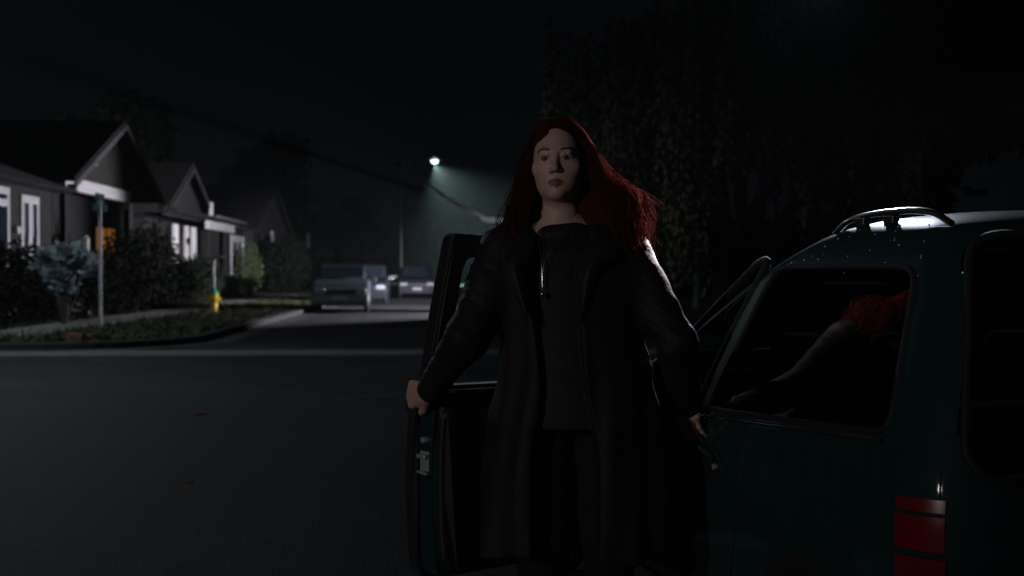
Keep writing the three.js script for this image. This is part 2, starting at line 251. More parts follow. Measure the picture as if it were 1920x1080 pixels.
{ // the second bungalow
  const H = house('dark bungalow with white porch header and slim posts, second along the street', 58);
  H.B('wall', mSidingDark, [-19, -11.4], [0.12, 3.3], [48.8, 60.5]); H.B('wall', mSidingDark, [-19, FA], [0.12, 3.3], [60.51, 66.6]); sashWindow(H, 62.5, 66.3, 1.2, 3.05, 0.3, [[62.5, 62.8], [64.2, 64.5], [66.0, 66.3]]);
  H.ridgeZ('roof', mShingle, [[-10.0, 3.52], [-10.0, 3.58], [-14.8, 5.2], [-19.6, 3.58], [-19.6, 3.45]], 48.2, 67.2);
  H.tri('gable_wall', mSidingDark, [[48.9, 3.42], [57.4, 3.42], [53.1, 5.2]], FA - 0.3, FA - 0.24);
  const rk = (Za, ya, Zb, yb, mat, a0, a1) => H.tri('rake_board', mat, [[Za, ya], [Zb, yb], [Zb, yb + 0.22], [Za, ya + 0.22]], a0, a1);
  rk(48.4, 3.4, 53.1, 5.35, mSidingGrey, FA + 0.1, FA + 0.16); rk(53.1, 5.35, 57.2, 3.68, mSidingGrey, FA + 0.1, FA + 0.16); H.B('rake_end', mTrim, [FA + 0.1, FA + 0.2], [3.72, 4.3], [56.4, 56.9], H.o, 0.02);  // white block paints the lit tip of the otherwise dark rake
  H.tri('roof', mShingle, [[48.4, 3.64], [53.1, 5.6], [57.4, 3.84], [57.4, 3.94], [53.1, 5.72], [48.4, 3.74]], -15, FA + 0.1);
  H.B('porch_header', mTrim, [FA + 0.02, FA + 0.2], [3.12, 3.48], [55.9, 62.6], H.o, 0.02);
  H.B('eave_board', mSidingPale, [FA + 0.0, FA + 0.12], [3.5, 3.82], [58.6, 66.9], H.o, 0.015);
  for (const [Z, m, w] of [[50.0, mTrim, 0.5], [52.1, mTrim, 0.3], [53.5, mTrim, 0.52]]) H.B('porch_post', m, [FA - 0.07, FA + 0.07], [0.12, 3.1], [Z - w / 2, Z + w / 2], H.o, 0.015);
  H.B('post_sign', mSidingDark, [FA + 0.07, FA + 0.1], [2.35, 2.62], [51.9, 52.3], H.o, 0.01);
  for (const Z of [56.3, 58.3, 60.4]) H.B('porch_post', mSidingGrey, [FA + 0.04, FA + 0.16], [0.12, 3.12], [Z - 0.2, Z + 0.2], H.o, 0.015);
  H.B('porch_floor', mWood, [-11.4, FA + 0.3], [0.12, 0.5], [49, 60.4]);
  
  H.B('door', mWood, [-11.4, -11.34], [0.52, 2.6], [54.8, 55.8], H.o, 0.01);
}
{ // the third
  const H = house('small dark bungalow with pale rake board, farthest along the street', 80);
  H.B('wall', mSidingDark, [-18, FA], [0.12, 3.5], [69.5, 86]);
  H.tri('gable_wall', mSidingDark, [[70, 3.5], [85, 3.5], [77.4, 6.1]], FA - 0.1, FA - 0.02);
  H.tri('roof', mShingle, [[69, 3.4], [77.4, 6.3], [86, 3.4], [86, 3.55], [77.4, 6.45], [69, 3.55]], -18.4, FA + 0.3);
  H.tri('rake_board', mSidingGrey, [[77.6, 5.85], [85.6, 3.28], [85.6, 3.6], [77.6, 6.25]], FA + 0.31, FA + 0.36);
  H.tri('rake_board', mSidingGrey, [[69.4, 3.3], [77.4, 6.0], [77.4, 6.25], [69.4, 3.55]], FA + 0.31, FA + 0.36);
  H.B('window_trim', mTrim, [FA, FA + 0.06], [3.0, 3.7], [76.6, 77.6], H.o, 0.02);
  for (const Z of [72, 75, 81]) H.B('porch_post', mSidingGrey, [FA + 0.1, FA + 0.25], [0.12, 3.4], [Z - 0.15, Z + 0.15], H.o, 0.015);
  H.B('pane', mPane, [FA, FA + 0.02], [1.4, 2.9], [78, 80]);
  H.B('chimney', mSidingGrey, [-12.2, -11.5], [3.5, 7.0], [90.0 - 6.5, 90.7 - 6.5], H.o, 0.02);
}
{ // a garage far along
  const H = house('low pale garage at the far end of the row of houses', 95);
  H.B('wall', mSidingDark, [-16, FA], [0.12, 3.0], [90, 100]); H.B('roof', mShingle, [-16.4, FA + 0.4], [3.02, 3.3], [89.6, 100.4], H.o, 0.03);
  H.B('fascia', mTrim, [FA + 0.401, FA + 0.45], [3.0, 4.1], [92.4, 94.2], H.o, 0.02); H.B('garage_door', mSidingGrey, [FA, FA + 0.05], [0.2, 2.4], [92, 96], H.o, 0.01);
}

// ------------------------------------------------------------------ trees, hedges, shrubs
function leafCloud(list, size, mat) { // list of [x,y,z]; each a folded leaf of two triangles
  const n = list.length, p = new Float32Array(n * 18), c = V(), u = V(), w = V(), t = V(); let o = 0;
  for (const [x, y, z, k = 1, dx, dy, dz] of list) {
    u.set(dx ?? rr(-1, 1), dy ?? rr(-1, 0.4), dz ?? rr(-1, 1)).normalize(); t.set(rr(-1, 1), rr(-1, 1), rr(-1, 1)); w.crossVectors(u, t).normalize();
    const L = size * k * rr(0.7, 1.3), W = L * 0.3; c.set(x, y, z);
    const a = c, b = c.clone().addScaledVector(u, L * 0.5).addScaledVector(w, W), d = c.clone().addScaledVector(u, L), e = c.clone().addScaledVector(u, L * 0.5).addScaledVector(w, -W);
    for (const q of [a, b, d, a, d, e]) { p[o++] = q.x; p[o++] = q.y; p[o++] = q.z; }
  }
  const g = new THREE.BufferGeometry(); g.setAttribute('position', new THREE.BufferAttribute(p, 3)); g.computeVertexNormals(); return g;
}
const inBall = () => { let x, y, z; do { x = rr(-1, 1); y = rr(-1, 1); z = rr(-1, 1); } while (x * x + y * y + z * z > 1); return [x, y, z]; };
function limb(a, b, r0, r1, wig = 0.12, seg = 8) {
  const pts = []; const L = a.distanceTo(b); for (let i = 0; i <= 4; i++) { const p = a.clone().lerp(b, i / 4); if (i && i < 4) p.add(V(rr(-1, 1), rr(-0.4, 0.4), rr(-1, 1)).multiplyScalar(L * wig * 0.5)); pts.push(p); }
  const g = tube(pts, 1, seg, 7), P0 = g.attributes.position, cur = new THREE.CatmullRomCurve3(pts, false, 'centripetal');
  for (let i = 0; i <= seg; i++) { const c = cur.getPointAt(i / seg), r = lerp(r0, r1, i / seg); for (let j = 0; j <= 7; j++) { const k = i * 8 + j; P0.setXYZ(k, c.x + (P0.getX(k) - c.x) * r, c.y + (P0.getY(k) - c.y) * r, c.z + (P0.getZ(k) - c.z) * r); } }
  return g;
}
function roundTree(name, label, pos, h, R, n, leaf, mat, group) {
  const o = thing(name, label, 'tree', pos, 0, group); const limbs = [], leaves = [];
  limbs.push(limb(V(0, -0.1, 0), V(rr(-0.3, 0.3), h * 0.55, rr(-0.3, 0.3)), R * 0.11, R * 0.06, 0.1));
  const nc = 20; for (let i = 0; i < nc; i++) { const [x, y, z] = inBall(), c = V(x * R * 0.75, h * 0.66 + y * h * 0.28, z * R * 0.75); limbs.push(limb(V(0, h * rr(0.3, 0.5), 0), c, R * 0.04, R * 0.01, 0.2, 5)); const cr = R * rr(0.3, 0.5);
    for (let k = 0; k < n / nc; k++) { const [p, q, s] = inBall(); leaves.push([c.x + p * cr, c.y + q * cr * 0.75, c.z + s * cr]); } }
  part(o, 'trunk', merge(limbs), mBark); part(o, 'crown', leafCloud(leaves, leaf), mat); return o;
}
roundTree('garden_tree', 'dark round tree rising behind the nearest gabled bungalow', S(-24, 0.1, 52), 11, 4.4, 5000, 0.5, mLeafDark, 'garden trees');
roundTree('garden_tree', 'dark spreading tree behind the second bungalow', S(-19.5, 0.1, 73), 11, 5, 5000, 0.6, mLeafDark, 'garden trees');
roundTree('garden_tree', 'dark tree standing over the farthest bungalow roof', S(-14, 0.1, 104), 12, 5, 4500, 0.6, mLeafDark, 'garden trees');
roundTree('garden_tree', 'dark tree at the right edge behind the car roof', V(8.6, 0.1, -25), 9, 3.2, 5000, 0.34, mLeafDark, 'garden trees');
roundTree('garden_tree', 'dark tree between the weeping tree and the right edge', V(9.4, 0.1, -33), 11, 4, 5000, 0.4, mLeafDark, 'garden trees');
{ // weeping tree on the right corner
  const o = thing('weeping_tree', 'weeping tree with hanging foliage and forked trunk on the right corner', 'tree', V(4.25, 0.1, -25)); const limbs = [], leaves = [];
  const fork = V(-0.1, 1.3, 0); limbs.push(limb(V(0.1, -0.15, 0), fork, 0.36, 0.27, 0.06)); const tops = [];
  for (const [x, y, z] of [[-1.3, 4.4, 0.4], [0.9, 4.8, -0.4], [-0.2, 5.6, 0.8], [1.6, 4.2, 0.7], [-0.8, 5.0, -1.1]]) { const t = V(x, y, z); limbs.push(limb(fork.clone().add(V(x * 0.06, -0.05, 0)), t, 0.17, 0.07, 0.14)); tops.push(t);
    for (let k = 0; k < 5; k++) { const e = t.clone().add(V(rr(-1.5, 1.5), rr(-0.2, 1.4), rr(-1.4, 1.4))); limbs.push(limb(t.clone().lerp(fork, rr(0, 0.3)), e, 0.05, 0.015, 0.2, 5)); tops.push(e); } }
  for (let i = 0; i < 760; i++) { const t = tops[Math.floor(rnd() * tops.length)], x = t.x + rr(-0.9, 0.9), z = t.z + rr(-0.8, 0.8), y0 = t.y + rr(-0.3, 0.7), rad = Math.hypot(x, z);
    let len = rr(0.8, 3.2) * (rad > 1.0 ? 1 : 0.6); const low = y0 - len; if (low < 0.6 || (x < -0.8 && rnd() < 0.6)) len = y0 - rr(0.7, 1.6); const sway = rr(-0.15, 0.15), n = Math.floor(len / 0.055);
    for (let k = 0; k < n; k++) { const s = k / n; leaves.push([x + sway * s * s * 3 + rr(-0.07, 0.07), y0 - len * s, z + rr(-0.07, 0.07), 1, rr(-0.6, 0.6), -1, rr(-0.6, 0.6)]); } }
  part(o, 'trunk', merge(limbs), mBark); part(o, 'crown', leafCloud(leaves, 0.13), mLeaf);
}
function shrub(name, label, cat, pos, dims, n, leaf, mat, group, boxy) {
  const o = thing(name, label, cat, pos, BETA, group); const leaves = [], stems = [];
  const [w, h, d] = dims; for (let i = 0; i < 9; i++) stems.push(limb(V(rr(-0.05, 0.05) * Math.min(w, 0.6), -0.05, rr(-0.05, 0.05) * Math.min(w, 0.6)), V(rr(-0.45, 0.45) * w, h * rr(0.5, 0.9), rr(-0.45, 0.45) * d), 0.03, 0.01, 0.2, 4));
  for (let i = 0; i < n; i++) { let x, y, z; if (boxy) { x = rr(-0.5, 0.5); z = rr(-0.5, 0.5); y = rr(0.02, 1); const k = 1 + 0.1 * (fbm(x * 0.9 + 5, z * 0.9 + 5, 9, 3) - 0.5) * 4; x *= w; z *= d; y *= h * k; } else { const b = inBall(), k = 0.8 + 0.5 * fbm(b[0] * 0.3 + 1, b[2] * 0.3 + 1, 8, 3); x = b[0] * w * 0.5 * k; z = b[2] * d * 0.5 * k; y = h * (0.5 + 0.5 * b[1] * k); }
    leaves.push([x, Math.max(0.02, y), z]); }
  part(o, 'stems', merge(stems), mWood); part(o, 'foliage', leafCloud(leaves, leaf), mat); return o;
}
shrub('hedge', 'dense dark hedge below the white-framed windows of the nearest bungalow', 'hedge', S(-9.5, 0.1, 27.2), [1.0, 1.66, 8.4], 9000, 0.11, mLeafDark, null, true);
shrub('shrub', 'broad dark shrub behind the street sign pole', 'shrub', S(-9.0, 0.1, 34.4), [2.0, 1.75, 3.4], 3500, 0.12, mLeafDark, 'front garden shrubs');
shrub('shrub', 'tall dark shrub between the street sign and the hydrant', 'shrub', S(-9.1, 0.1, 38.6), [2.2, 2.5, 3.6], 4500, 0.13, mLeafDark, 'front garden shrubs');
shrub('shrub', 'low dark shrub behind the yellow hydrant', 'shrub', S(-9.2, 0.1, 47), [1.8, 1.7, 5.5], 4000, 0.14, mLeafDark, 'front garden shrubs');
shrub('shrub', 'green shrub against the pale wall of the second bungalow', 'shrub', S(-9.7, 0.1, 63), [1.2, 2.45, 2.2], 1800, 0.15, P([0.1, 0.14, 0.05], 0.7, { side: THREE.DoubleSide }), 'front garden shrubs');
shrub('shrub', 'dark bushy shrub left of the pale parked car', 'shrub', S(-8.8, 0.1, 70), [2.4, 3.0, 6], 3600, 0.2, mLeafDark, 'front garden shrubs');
{ // pale forked yucca by the first house
  const o = thing('yucca', 'pale blue-grey forked yucca beside the hedge', 'plant', S(-8.25, 0.1, 28.0)); const stem = [], leaves = [];
  const heads = [[V(-0.34, 1.42, 0)], [V(0.12, 1.5, 0.1)], [V(0.34, 1.3, -0.1)], [V(-0.1, 1.1, 0.1)], [V(0.02, 0.85, 0)]];
  for (const [h] of heads) { stem.push(limb(V(0, -0.05, 0), h, 0.06, 0.035, 0.08, 5)); for (let k = 0; k < 110; k++) { const th = rr(0, 6.28), up = rr(-0.35, 1); leaves.push([h.x + rr(-0.04, 0.04), h.y + rr(-0.1, 0.05), h.z, 1, Math.cos(th), up * 1.3, Math.sin(th)]); } }
  part(o, 'stem', merge(stem), mWood); part(o, 'leaves', leafCloud(leaves, 0.34), mLeafPale);
}

roundTree('garden_tree', 'broad dark tree added to close the far end of the street', S(1.5, 0, 270), 17, 11, 4500, 1.0, mLeafDark, 'garden trees');  // trees and hedges below are added to hide lit ground at the horizon
roundTree('garden_tree', 'added dark tree beyond the street end, left of the broad one', S(-22, 0, 260), 16, 10, 4000, 1.0, mLeafDark, 'garden trees');
shrub('hedge', 'added long dark hedge along the right side of the far street', 'hedge', S(12.5, 0.1, 75), [2.2, 3.4, 86], 9000, 0.42, mLeafDark, null, true);  // added dark backdrop over the bright ground line on the right
shrub('hedge', 'added dark hedge across the far end of the street', 'hedge', S(0, 0, 245), [60, 4, 2.4], 6000, 0.5, mLeafDark, null, true);  // added to cover the bright ground line at the street end

// ------------------------------------------------------------------ poles, cable, sign, hydrant, small things
{ const b = S(-4.7, 0.1, 125.2), o = thing('utility_pole', 'tall dark utility pole rising above the parked cars', 'utility pole', b);
  part(o, 'pole', lathe([[0.26, 0], [0.2, 6], [0.16, 12.4], [0, 12.45]], 12), mWood); part(o, 'crossarm', box(-1.1, 1.1, 11.55, 11.7, -0.3, -0.17, 0.01), mWood);
  for (const x of [-0.95, -0.4, 0.4, 0.95]) part(o, 'insulator', lathe([[0, 11.7], [0.05, 11.7], [0.07, 11.78], [0.04, 11.84], [0.05, 11.92], [0, 11.94]], 8).translate(x, 0, -0.235), mGalv);
  const isl = S(1.45, 0, 21.4); const ig = new THREE.CapsuleGeometry(0.5, 1.6, 4, 16); ig.rotateX(Math.PI / 2); ig.scale(1, 0.24, 1); ig.translate(isl.x, 0, isl.z - 0.6); uvPlan(ig); tag(part(scene, 'traffic_island', ig, mConc), null, null, null, 'structure');
  const po = thing('service_post', 'squat timber service post on the traffic island behind the woman', 'post', V(isl.x, 0.1, isl.z));
  part(po, 'post', box(-0.1, 0.1, -0.02, 2.02, -0.1, 0.1, 0.02), mWood); part(po, 'cap', lathe([[0, 2.1], [0.08, 2.08], [0.12, 2.0], [0, 2.0]], 10), mGalv);
  const end = V(isl.x - 0.1, 2.1, isl.z), pts = [end, V(-0.257, 2.13, -22.2), V(-0.69, 2.47, -27.5), V(-1.5, 3.13, -36), V(-2.6, 4.14, -48), V(-4.67, 6.16, -70), V(-7.1, 8.75, -95), b.clone().add(V(0.15, 11.3 - 0.1, 0.1))];
  const c = thing('overhead_cable', 'thick pale cable sagging from the utility pole towards the woman', 'cable', end);
  const rel = pts.map(p => p.clone().sub(end)); part(c, 'cable', tube(rel, 0.062, 160, 10), M([0.9, 0.89, 0.93], 0.5));
  part(c, 'clamp', new THREE.TorusGeometry(0.075, 0.018, 8, 18).rotateY(Math.PI / 2 - 0.35).translate(-0.257 + 0.02 - end.x, 0.03, -22.2 - end.z), mBlack);
}
{ const o = thing('street_sign', 'slim grey street sign pole with green name blades on the left corner', 'street sign', S(-6.95, 0.1, 26), 0.15);
  part(o, 'pole', bar(V(0, -0.05, 0), V(0, 2.62, 0), 0.034, 0.034, 10), mGalv);
  const mSign = P([0.006, 0.075, 0.07], 0.8, { specularIntensity: 0.2 }); part(o, 'sign_blade', box(-0.3, 0.3, 2.36, 2.52, -0.012, 0.012, 0.008).rotateY(1.25), mSign); part(o, 'sign_blade', box(-0.3, 0.3, 2.56, 2.72, -0.012, 0.012, 0.008).rotateY(-0.32 + Math.PI / 2 + 0.2), mSign);
  part(o, 'bracket', box(-0.04, 0.04, 2.5, 2.58, -0.04, 0.04, 0.01), mGalv); }
{ const o = thing('fire_hydrant', 'yellow fire hydrant with green cap on the grass verge', 'hydrant', S(-6.62, 0.1, 36.6), 0.6);
  const mY = M([0.75, 0.55, 0.03], 0.5), mGn = M([0.03, 0.3, 0.14], 0.5);
  part(o, 'barrel', lathe([[0.17, -0.02], [0.17, 0.04], [0.12, 0.06], [0.105, 0.1], [0.105, 0.46], [0.15, 0.48], [0.15, 0.52], [0.12, 0.53]], 18), mY);
  const bn = part(o, 'bonnet', lathe([[0.125, 0.53], [0.11, 0.6], [0.07, 0.66], [0.03, 0.68], [0.03, 0.73], [0, 0.73]], 18), mGn);
  part(o, 'outlet', bar(V(-0.2, 0.38, 0), V(0.2, 0.38, 0), 0.062, 0.062, 12), mY); part(o, 'outlet', bar(V(0, 0.36, 0), V(0, 0.36, 0.21), 0.08, 0.08, 12), mY); part(o, 'outlet_nut', bar(V(0, 0.36, 0.2), V(0, 0.36, 0.24), 0.03, 0.03, 5), mY); }
{ const o = thing('standpipe', 'grey bent standpipe rising just behind the hydrant', 'pipe', S(-7.05, 0.1, 39), BETA);
  part(o, 'pipe', tube([V(0, -0.05, 0), V(0, 0.7, 0), V(0, 1.45, 0), V(0.06, 1.58, 0), V(0.2, 1.6, 0), V(0.34, 1.56, 0)], 0.045, 30, 10), M([0.3, 0.3, 0.3], 0.6)); part(o, 'flange', lathe([[0.1, -0.02], [0.1, 0.03], [0.05, 0.04]], 12), mGalv); }
{ const o = thing('gate_post', 'short white gate post behind the street sign pole', 'post', S(-9.7, 0.1, 34.9), BETA); part(o, 'post', box(-0.07, 0.07, -0.05, 2.05, -0.07, 0.07, 0.01), mTrim); part(o, 'cap', new THREE.ConeGeometry(0.11, 0.09, 4).rotateY(0.785).translate(0, 2.095, 0), mTrim); }
[[-6.36, 21.55, 0.09], [-5.9, 21.85, 0.12], [-6.05, 22.0, 0.08], [-5.75, 22.1, 0.1]].forEach(([a, Z, r], i) => { // broken bricks near the kerb
  const g = new RoundedBoxGeometry(r * 2.2, r, r * 1.1, 2, 0.008); g.rotateY(rr(0, 3)); g.rotateZ(rr(-0.15, 0.15)); const m = part(scene, 'loose_brick', g, M([0.3, 0.1, 0.07], 0.9)); m.position.copy(S(a - 0.35, 0.1 + r * 0.5, Z));
  tag(m, ['loose red brick lying nearest the sign pole on the verge', 'large red brick leaning in the middle of the small group', 'small red brick behind the large one on the verge', 'loose red brick at the right end of the small group'][i], 'brick', 'loose bricks on the corner verge'); });
{ const o = thing('manhole_cover', 'dark round manhole cover set in the asphalt left of the open door', 'manhole cover', V(-1.45, 0.002, -12.8)); part(o, 'rim', lathe([[0.27, 0], [0.27, 0.006], [0.31, 0.006], [0.32, 0]], 28), M([0.05, 0.05, 0.05], 0.7)); part(o, 'lid', lathe([[0, 0.003], [0.265, 0.003], [0.265, 0]], 28), M([0.02, 0.02, 0.021], 0.8)); }
for (const [x, z, s, l] of [[-2.75, -11.2, 0.14, 'curled reddish leaf lying in the middle of the road'], [-1.93, -7.6, 0.08, 'small brown leaf near the bottom left of the road'], [-4.4, -9.2, 0.07, 'small dry leaf at the far left of the road']]) {
  const g = new THREE.SphereGeometry(s, 10, 6, 0, Math.PI * 2, 0, 0.9); g.scale(1, 0.35, 0.6); g.rotateY(rr(0, 3)); g.computeBoundingBox(); g.translate(0, -g.boundingBox.min.y, 0); const m = part(scene, 'fallen_leaf', g, M([0.24, 0.09, 0.06], 0.9, { side: THREE.DoubleSide })); m.position.set(x, 0.002, z); tag(m, l, 'leaf', 'fallen leaves on the road'); }

// ------------------------------------------------------------------ parked cars down the far street
function parkedCar(label, a, Z, turn, color, dark) {
  const o = thing('parked_car', label, 'car', S(a, 0, Z), BETA + turn, 'cars parked along the far street');
  const mB = P(color, 0.5, { clearcoat: dark ? 0.15 : 0.5, clearcoatRoughness: 0.15, specularIntensity: 0.3 });
  // side profile (z forward = +, y), body and cabin with rounded bevels
  const prof = (pts, w, bev) => { const g = new THREE.ExtrudeGeometry(new THREE.Shape(pts.map(p => new THREE.Vector2(p[0], p[1]))), { depth: w - 2 * bev, bevelEnabled: true, bevelSize: bev, bevelThickness: bev, bevelSegments: 3, curveSegments: 6 }); g.translate(0, 0, -(w - 2 * bev) / 2); g.rotateY(-Math.PI / 2); return g; };
  part(o, 'body', prof([[-2.2, 0.35], [-2.25, 0.7], [-2.15, 0.9], [-1.5, 0.96], [0.9, 0.95], [2.0, 0.8], [2.2, 0.65], [2.2, 0.35], [1.75, 0.3], [-1.8, 0.3]], 1.76, 0.09), mB);
  part(o, 'cabin', prof([[-1.75, 0.95], [-1.2, 1.4], [0.1, 1.42], [0.95, 0.95]], 1.5, 0.1), mB);
  part(o, 'windscreen', new THREE.PlaneGeometry(1.3, 0.62).rotateX(-1.05).translate(0, 1.235, 0.7), mPane); part(o, 'rear_window', new THREE.PlaneGeometry(1.25, 0.5).rotateX(Math.PI + 0.98 + Math.PI).translate(0, 1.2, -1.62).rotateY(0), mPane);
  for (const s of [-1, 1]) { part(o, 'side_window', prof([[-1.35, 1.0], [-1.08, 1.34], [0.02, 1.36], [0.6, 1.0]], 0.02, 0.002).translate(s * 0.757, 0, 0), mPane);
    part(o, 'headlight', new RoundedBoxGeometry(0.34, 0.17, 0.1, 2, 0.04).translate(s * 0.62, 0.68, 2.27), P([0.3, 0.32, 0.35], 0.12, { clearcoat: 1 })); part(o, 'mirror', new RoundedBoxGeometry(0.2, 0.14, 0.1, 2, 0.04).translate(s * 0.98, 1.02, 0.6), P([0.2, 0.2, 0.22], 0.2, { clearcoat: 1 }));
    for (const z of [-1.35, 1.4]) { const w = new THREE.Group(); w.name = 'wheel'; w.position.set(s * 0.78, 0.31, z); o.add(w); part(w, 'tyre', new THREE.TorusGeometry(0.23, 0.085, 8, 20).rotateY(Math.PI / 2), mRubber); part(w, 'rim', new THREE.CylinderGeometry(0.17, 0.17, 0.1, 16).rotateZ(Math.PI / 2), mSteel); } }
  part(o, 'bumper', new RoundedBoxGeometry(1.72, 0.24, 0.2, 3, 0.07).translate(0, 0.47, 2.27), dark ? mB : P([0.14, 0.16, 0.17], 0.5)); part(o, 'grille', new RoundedBoxGeometry(0.8, 0.12, 0.06, 2, 0.02).translate(0, 0.66, 2.28), mBlack);
  part(o, 'number_plate', new RoundedBoxGeometry(0.42, 0.13, 0.02, 2, 0.008).translate(0, 0.47, 2.38), M([0.3, 0.3, 0.3], 0.6));
}
parkedCar('pale grey-green parked car facing the camera, nearest on the far street', -3.35, 41, 0.05, [0.07, 0.1, 0.105], false);
parkedCar('dark parked car half hidden behind the pale one', -3.2, 50.5, 0.02, [0.02, 0.024, 0.03], true);
parkedCar('dark parked car beside the open car door, far down the street', -1.55, 62, 0.05, [0.02, 0.022, 0.03], true);
const DOOR_OPEN = 1.18;

// ------------------------------------------------------------------ the teal hatchback (local x to its right, z to its rear, origin under the left door hinge)
{
  const car = thing('hatchback', 'dark teal hatchback with its front door open and roof rails, beside the woman', 'car', V(0.3, 0, -4.8), 0.2967);
  const rows = [ // height, front end, rear end, half width, front corner, rear corner
    [0.2, -0.9, 2.0, 0.72, 0.3, 0.18], [0.27, -1.02, 2.08, 0.78, 0.34, 0.2], [0.4, -1.08, 2.11, 0.8, 0.36, 0.21], [0.55, -1.1, 2.12, 0.812, 0.36, 0.21], [0.66, -1.08, 2.115, 0.812, 0.36, 0.2], [0.73, -1.0, 2.11, 0.806, 0.34, 0.2],
    [0.79, -0.8, 2.1, 0.798, 0.3, 0.2], [0.84, -0.38, 2.088, 0.788, 0.25, 0.2], [0.89, 0.08, 2.075, 0.774, 0.2, 0.195], [0.95, 0.42, 2.06, 0.756, 0.15, 0.19], [1.05, 0.6, 2.035, 0.722, 0.13, 0.18], [1.15, 0.78, 2.008, 0.686, 0.13, 0.17],
    [1.25, 0.97, 1.975, 0.646, 0.14, 0.17], [1.31, 1.09, 1.945, 0.612, 0.15, 0.17], [1.355, 1.19, 1.905, 0.572, 0.16, 0.17], [1.385, 1.28, 1.85, 0.51, 0.17, 0.18], [1.402, 1.36, 1.78, 0.42, 0.16, 0.18], [1.412, 1.44, 1.7, 0.28, 0.1, 0.11], [1.416, 1.54, 1.6, 0.06, 0.02, 0.02]];
  const cr = (a, b, c, d, t) => 0.5 * (2 * b + (c - a) * t + (2 * a - 5 * b + 4 * c - d) * t * t + (3 * b - a - 3 * c + d) * t * t * t);
  const rowAt = f => { const i = Math.min(rows.length - 2, Math.floor(f)), t = f - i, g = k => rows[clamp(k, 0, rows.length - 1)]; return rows[0].map((_, k) => cr(g(i - 1)[k], g(i)[k], g(i + 1)[k], g(i + 2)[k], t)); };
  const rowOfH = h => { let lo = 0, hi = rows.length - 1.001; for (let k = 0; k < 40; k++) { const m = (lo + hi) / 2; rowAt(m)[0] < h ? lo = m : hi = m; } return rowAt(lo); };
  const bulge = z => 0.03 * Math.pow((z - 0.6) / 1.6, 2);
  const sideX = (z, h, off = 0) => 0.8 - rowOfH(h)[3] + bulge(z) - off;
  // one ring of the body at a row
  const nS = 130, nRC = 16, nR = 70, nFC = 8, nF = 30;
  function ring(r) { const [h, zf, zr, w, rf, rc] = r, out = []; const add = (x, z, seg) => out.push([0.8 + x * (1 - bulge(z) / w), h, z, seg]);
    for (let i = 0; i < nS; i++) add(-w, lerp(zf + rf, zr - rc, i / nS), 'L');
    for (let i = 0; i < nRC; i++) { const t = Math.PI - i / nRC * Math.PI / 2; add(-w + rc + rc * Math.cos(t), zr - rc + rc * Math.sin(t), 'C'); }
    for (let i = 0; i < nR; i++) add(lerp(-w + rc, w - rc, i / nR), zr + 0.03 * (1 - Math.pow(2 * i / nR - 1, 2)) * 0.9, 'R');
    for (let i = 0; i < nRC; i++) { const t = Math.PI / 2 - i / nRC * Math.PI / 2; add(w - rc + rc * Math.cos(t), zr - rc + rc * Math.sin(t), 'D'); }
    for (let i = 0; i < nS; i++) add(w, lerp(zr - rc, zf + rf, i / nS), 'T');
    for (let i = 0; i < nFC; i++) { const t = -i / nFC * Math.PI / 2; add(w - rf + rf * Math.cos(t), zf + rf + rf * Math.sin(t), 'E'); }
    for (let i = 0; i < nF; i++) add(lerp(w - rf, -w + rf, i / nF), zf - 0.05 * (1 - Math.pow(2 * i / nF - 1, 2)), 'F');
    for (let i = 0; i < nFC; i++) { const t = -Math.PI / 2 - i / nFC * Math.PI / 2; add(-w + rf + rf * Math.cos(t), zf + rf + rf * Math.sin(t), 'E'); }
    return out; }
  const nV = 120, fs = []; { // rows spaced evenly along the section
    for (let j = 0; j <= nV; j++) fs.push(j / nV * (rows.length - 1.0001)); }
  const rings = fs.map(f => ring(rowAt(f))), nP = rings[0].length;
  const inPoly = (x, y, P) => { let c = false; for (let i = 0, j = P.length - 1; i < P.length; j = i++) if ((P[i][1] > y) !== (P[j][1] > y) && x < (P[j][0] - P[i][0]) * (y - P[i][1]) / (P[j][1] - P[i][1]) + P[i][0]) c = !c; return c; };
  const roundPoly = (P, r, n = 5) => { const out = []; P.forEach((p, i) => { const a = P[(i + P.length - 1) % P.length], b = P[(i + 1) % P.length], rad = Array.isArray(r) ? r[i] : r; const la = Math.hypot(a[0] - p[0], a[1] - p[1]), lb = Math.hypot(b[0] - p[0], b[1] - p[1]); const A = [p[0] + (a[0] - p[0]) * rad / la, p[1] + (a[1] - p[1]) * rad / la], B = [p[0] + (b[0] - p[0]) * rad / lb, p[1] + (b[1] - p[1]) * rad / lb]; for (let k = 0; k <= n; k++) { const t = k / n; out.push([(1 - t) * (1 - t) * A[0] + 2 * t * (1 - t) * p[0] + t * t * B[0], (1 - t) * (1 - t) * A[1] + 2 * t * (1 - t) * p[1] + t * t * B[1]]); } }); return out; };
  const quarter = roundPoly([[0.965, 0.835], [1.885, 0.87], [1.8, 1.262], [1.12, 1.262]], [0.05, 0.06, 0.07, 0.06]);
  const opening = roundPoly([[0.3, 0.3], [0.86, 0.3], [0.88, 0.8], [1.05, 1.285], [1.0, 1.285], [0.62, 0.99], [0.3, 0.86]], [0.06, 0.06, 0.1, 0.03, 0.03, 0.1, 0.06]);
  const rightWin = roundPoly([[0.62, 0.9], [1.885, 0.87], [1.8, 1.262], [1.06, 1.262]], 0.06);
  const tail = roundPoly([[0.1, 0.785], [1.5, 0.785], [1.36, 1.34], [0.24, 1.34]], [0.1, 0.1, 0.1, 0.1], 8);
  const screen = roundPoly([[0.1, 0.97], [1.5, 0.97], [1.36, 1.32], [0.24, 1.32]], 0.05);
  const lampArc = i => { const k = i - nS, m = i - nS - nRC - nR; return (k >= 2 && k < 8) || (m >= 8 && m < 14); };
  const set = { body: [], quarter: [], right: [], rear: [], front: [], lamp: [], plastic: [] };
  const nrm = rings.map(r => r.map(() => V()));
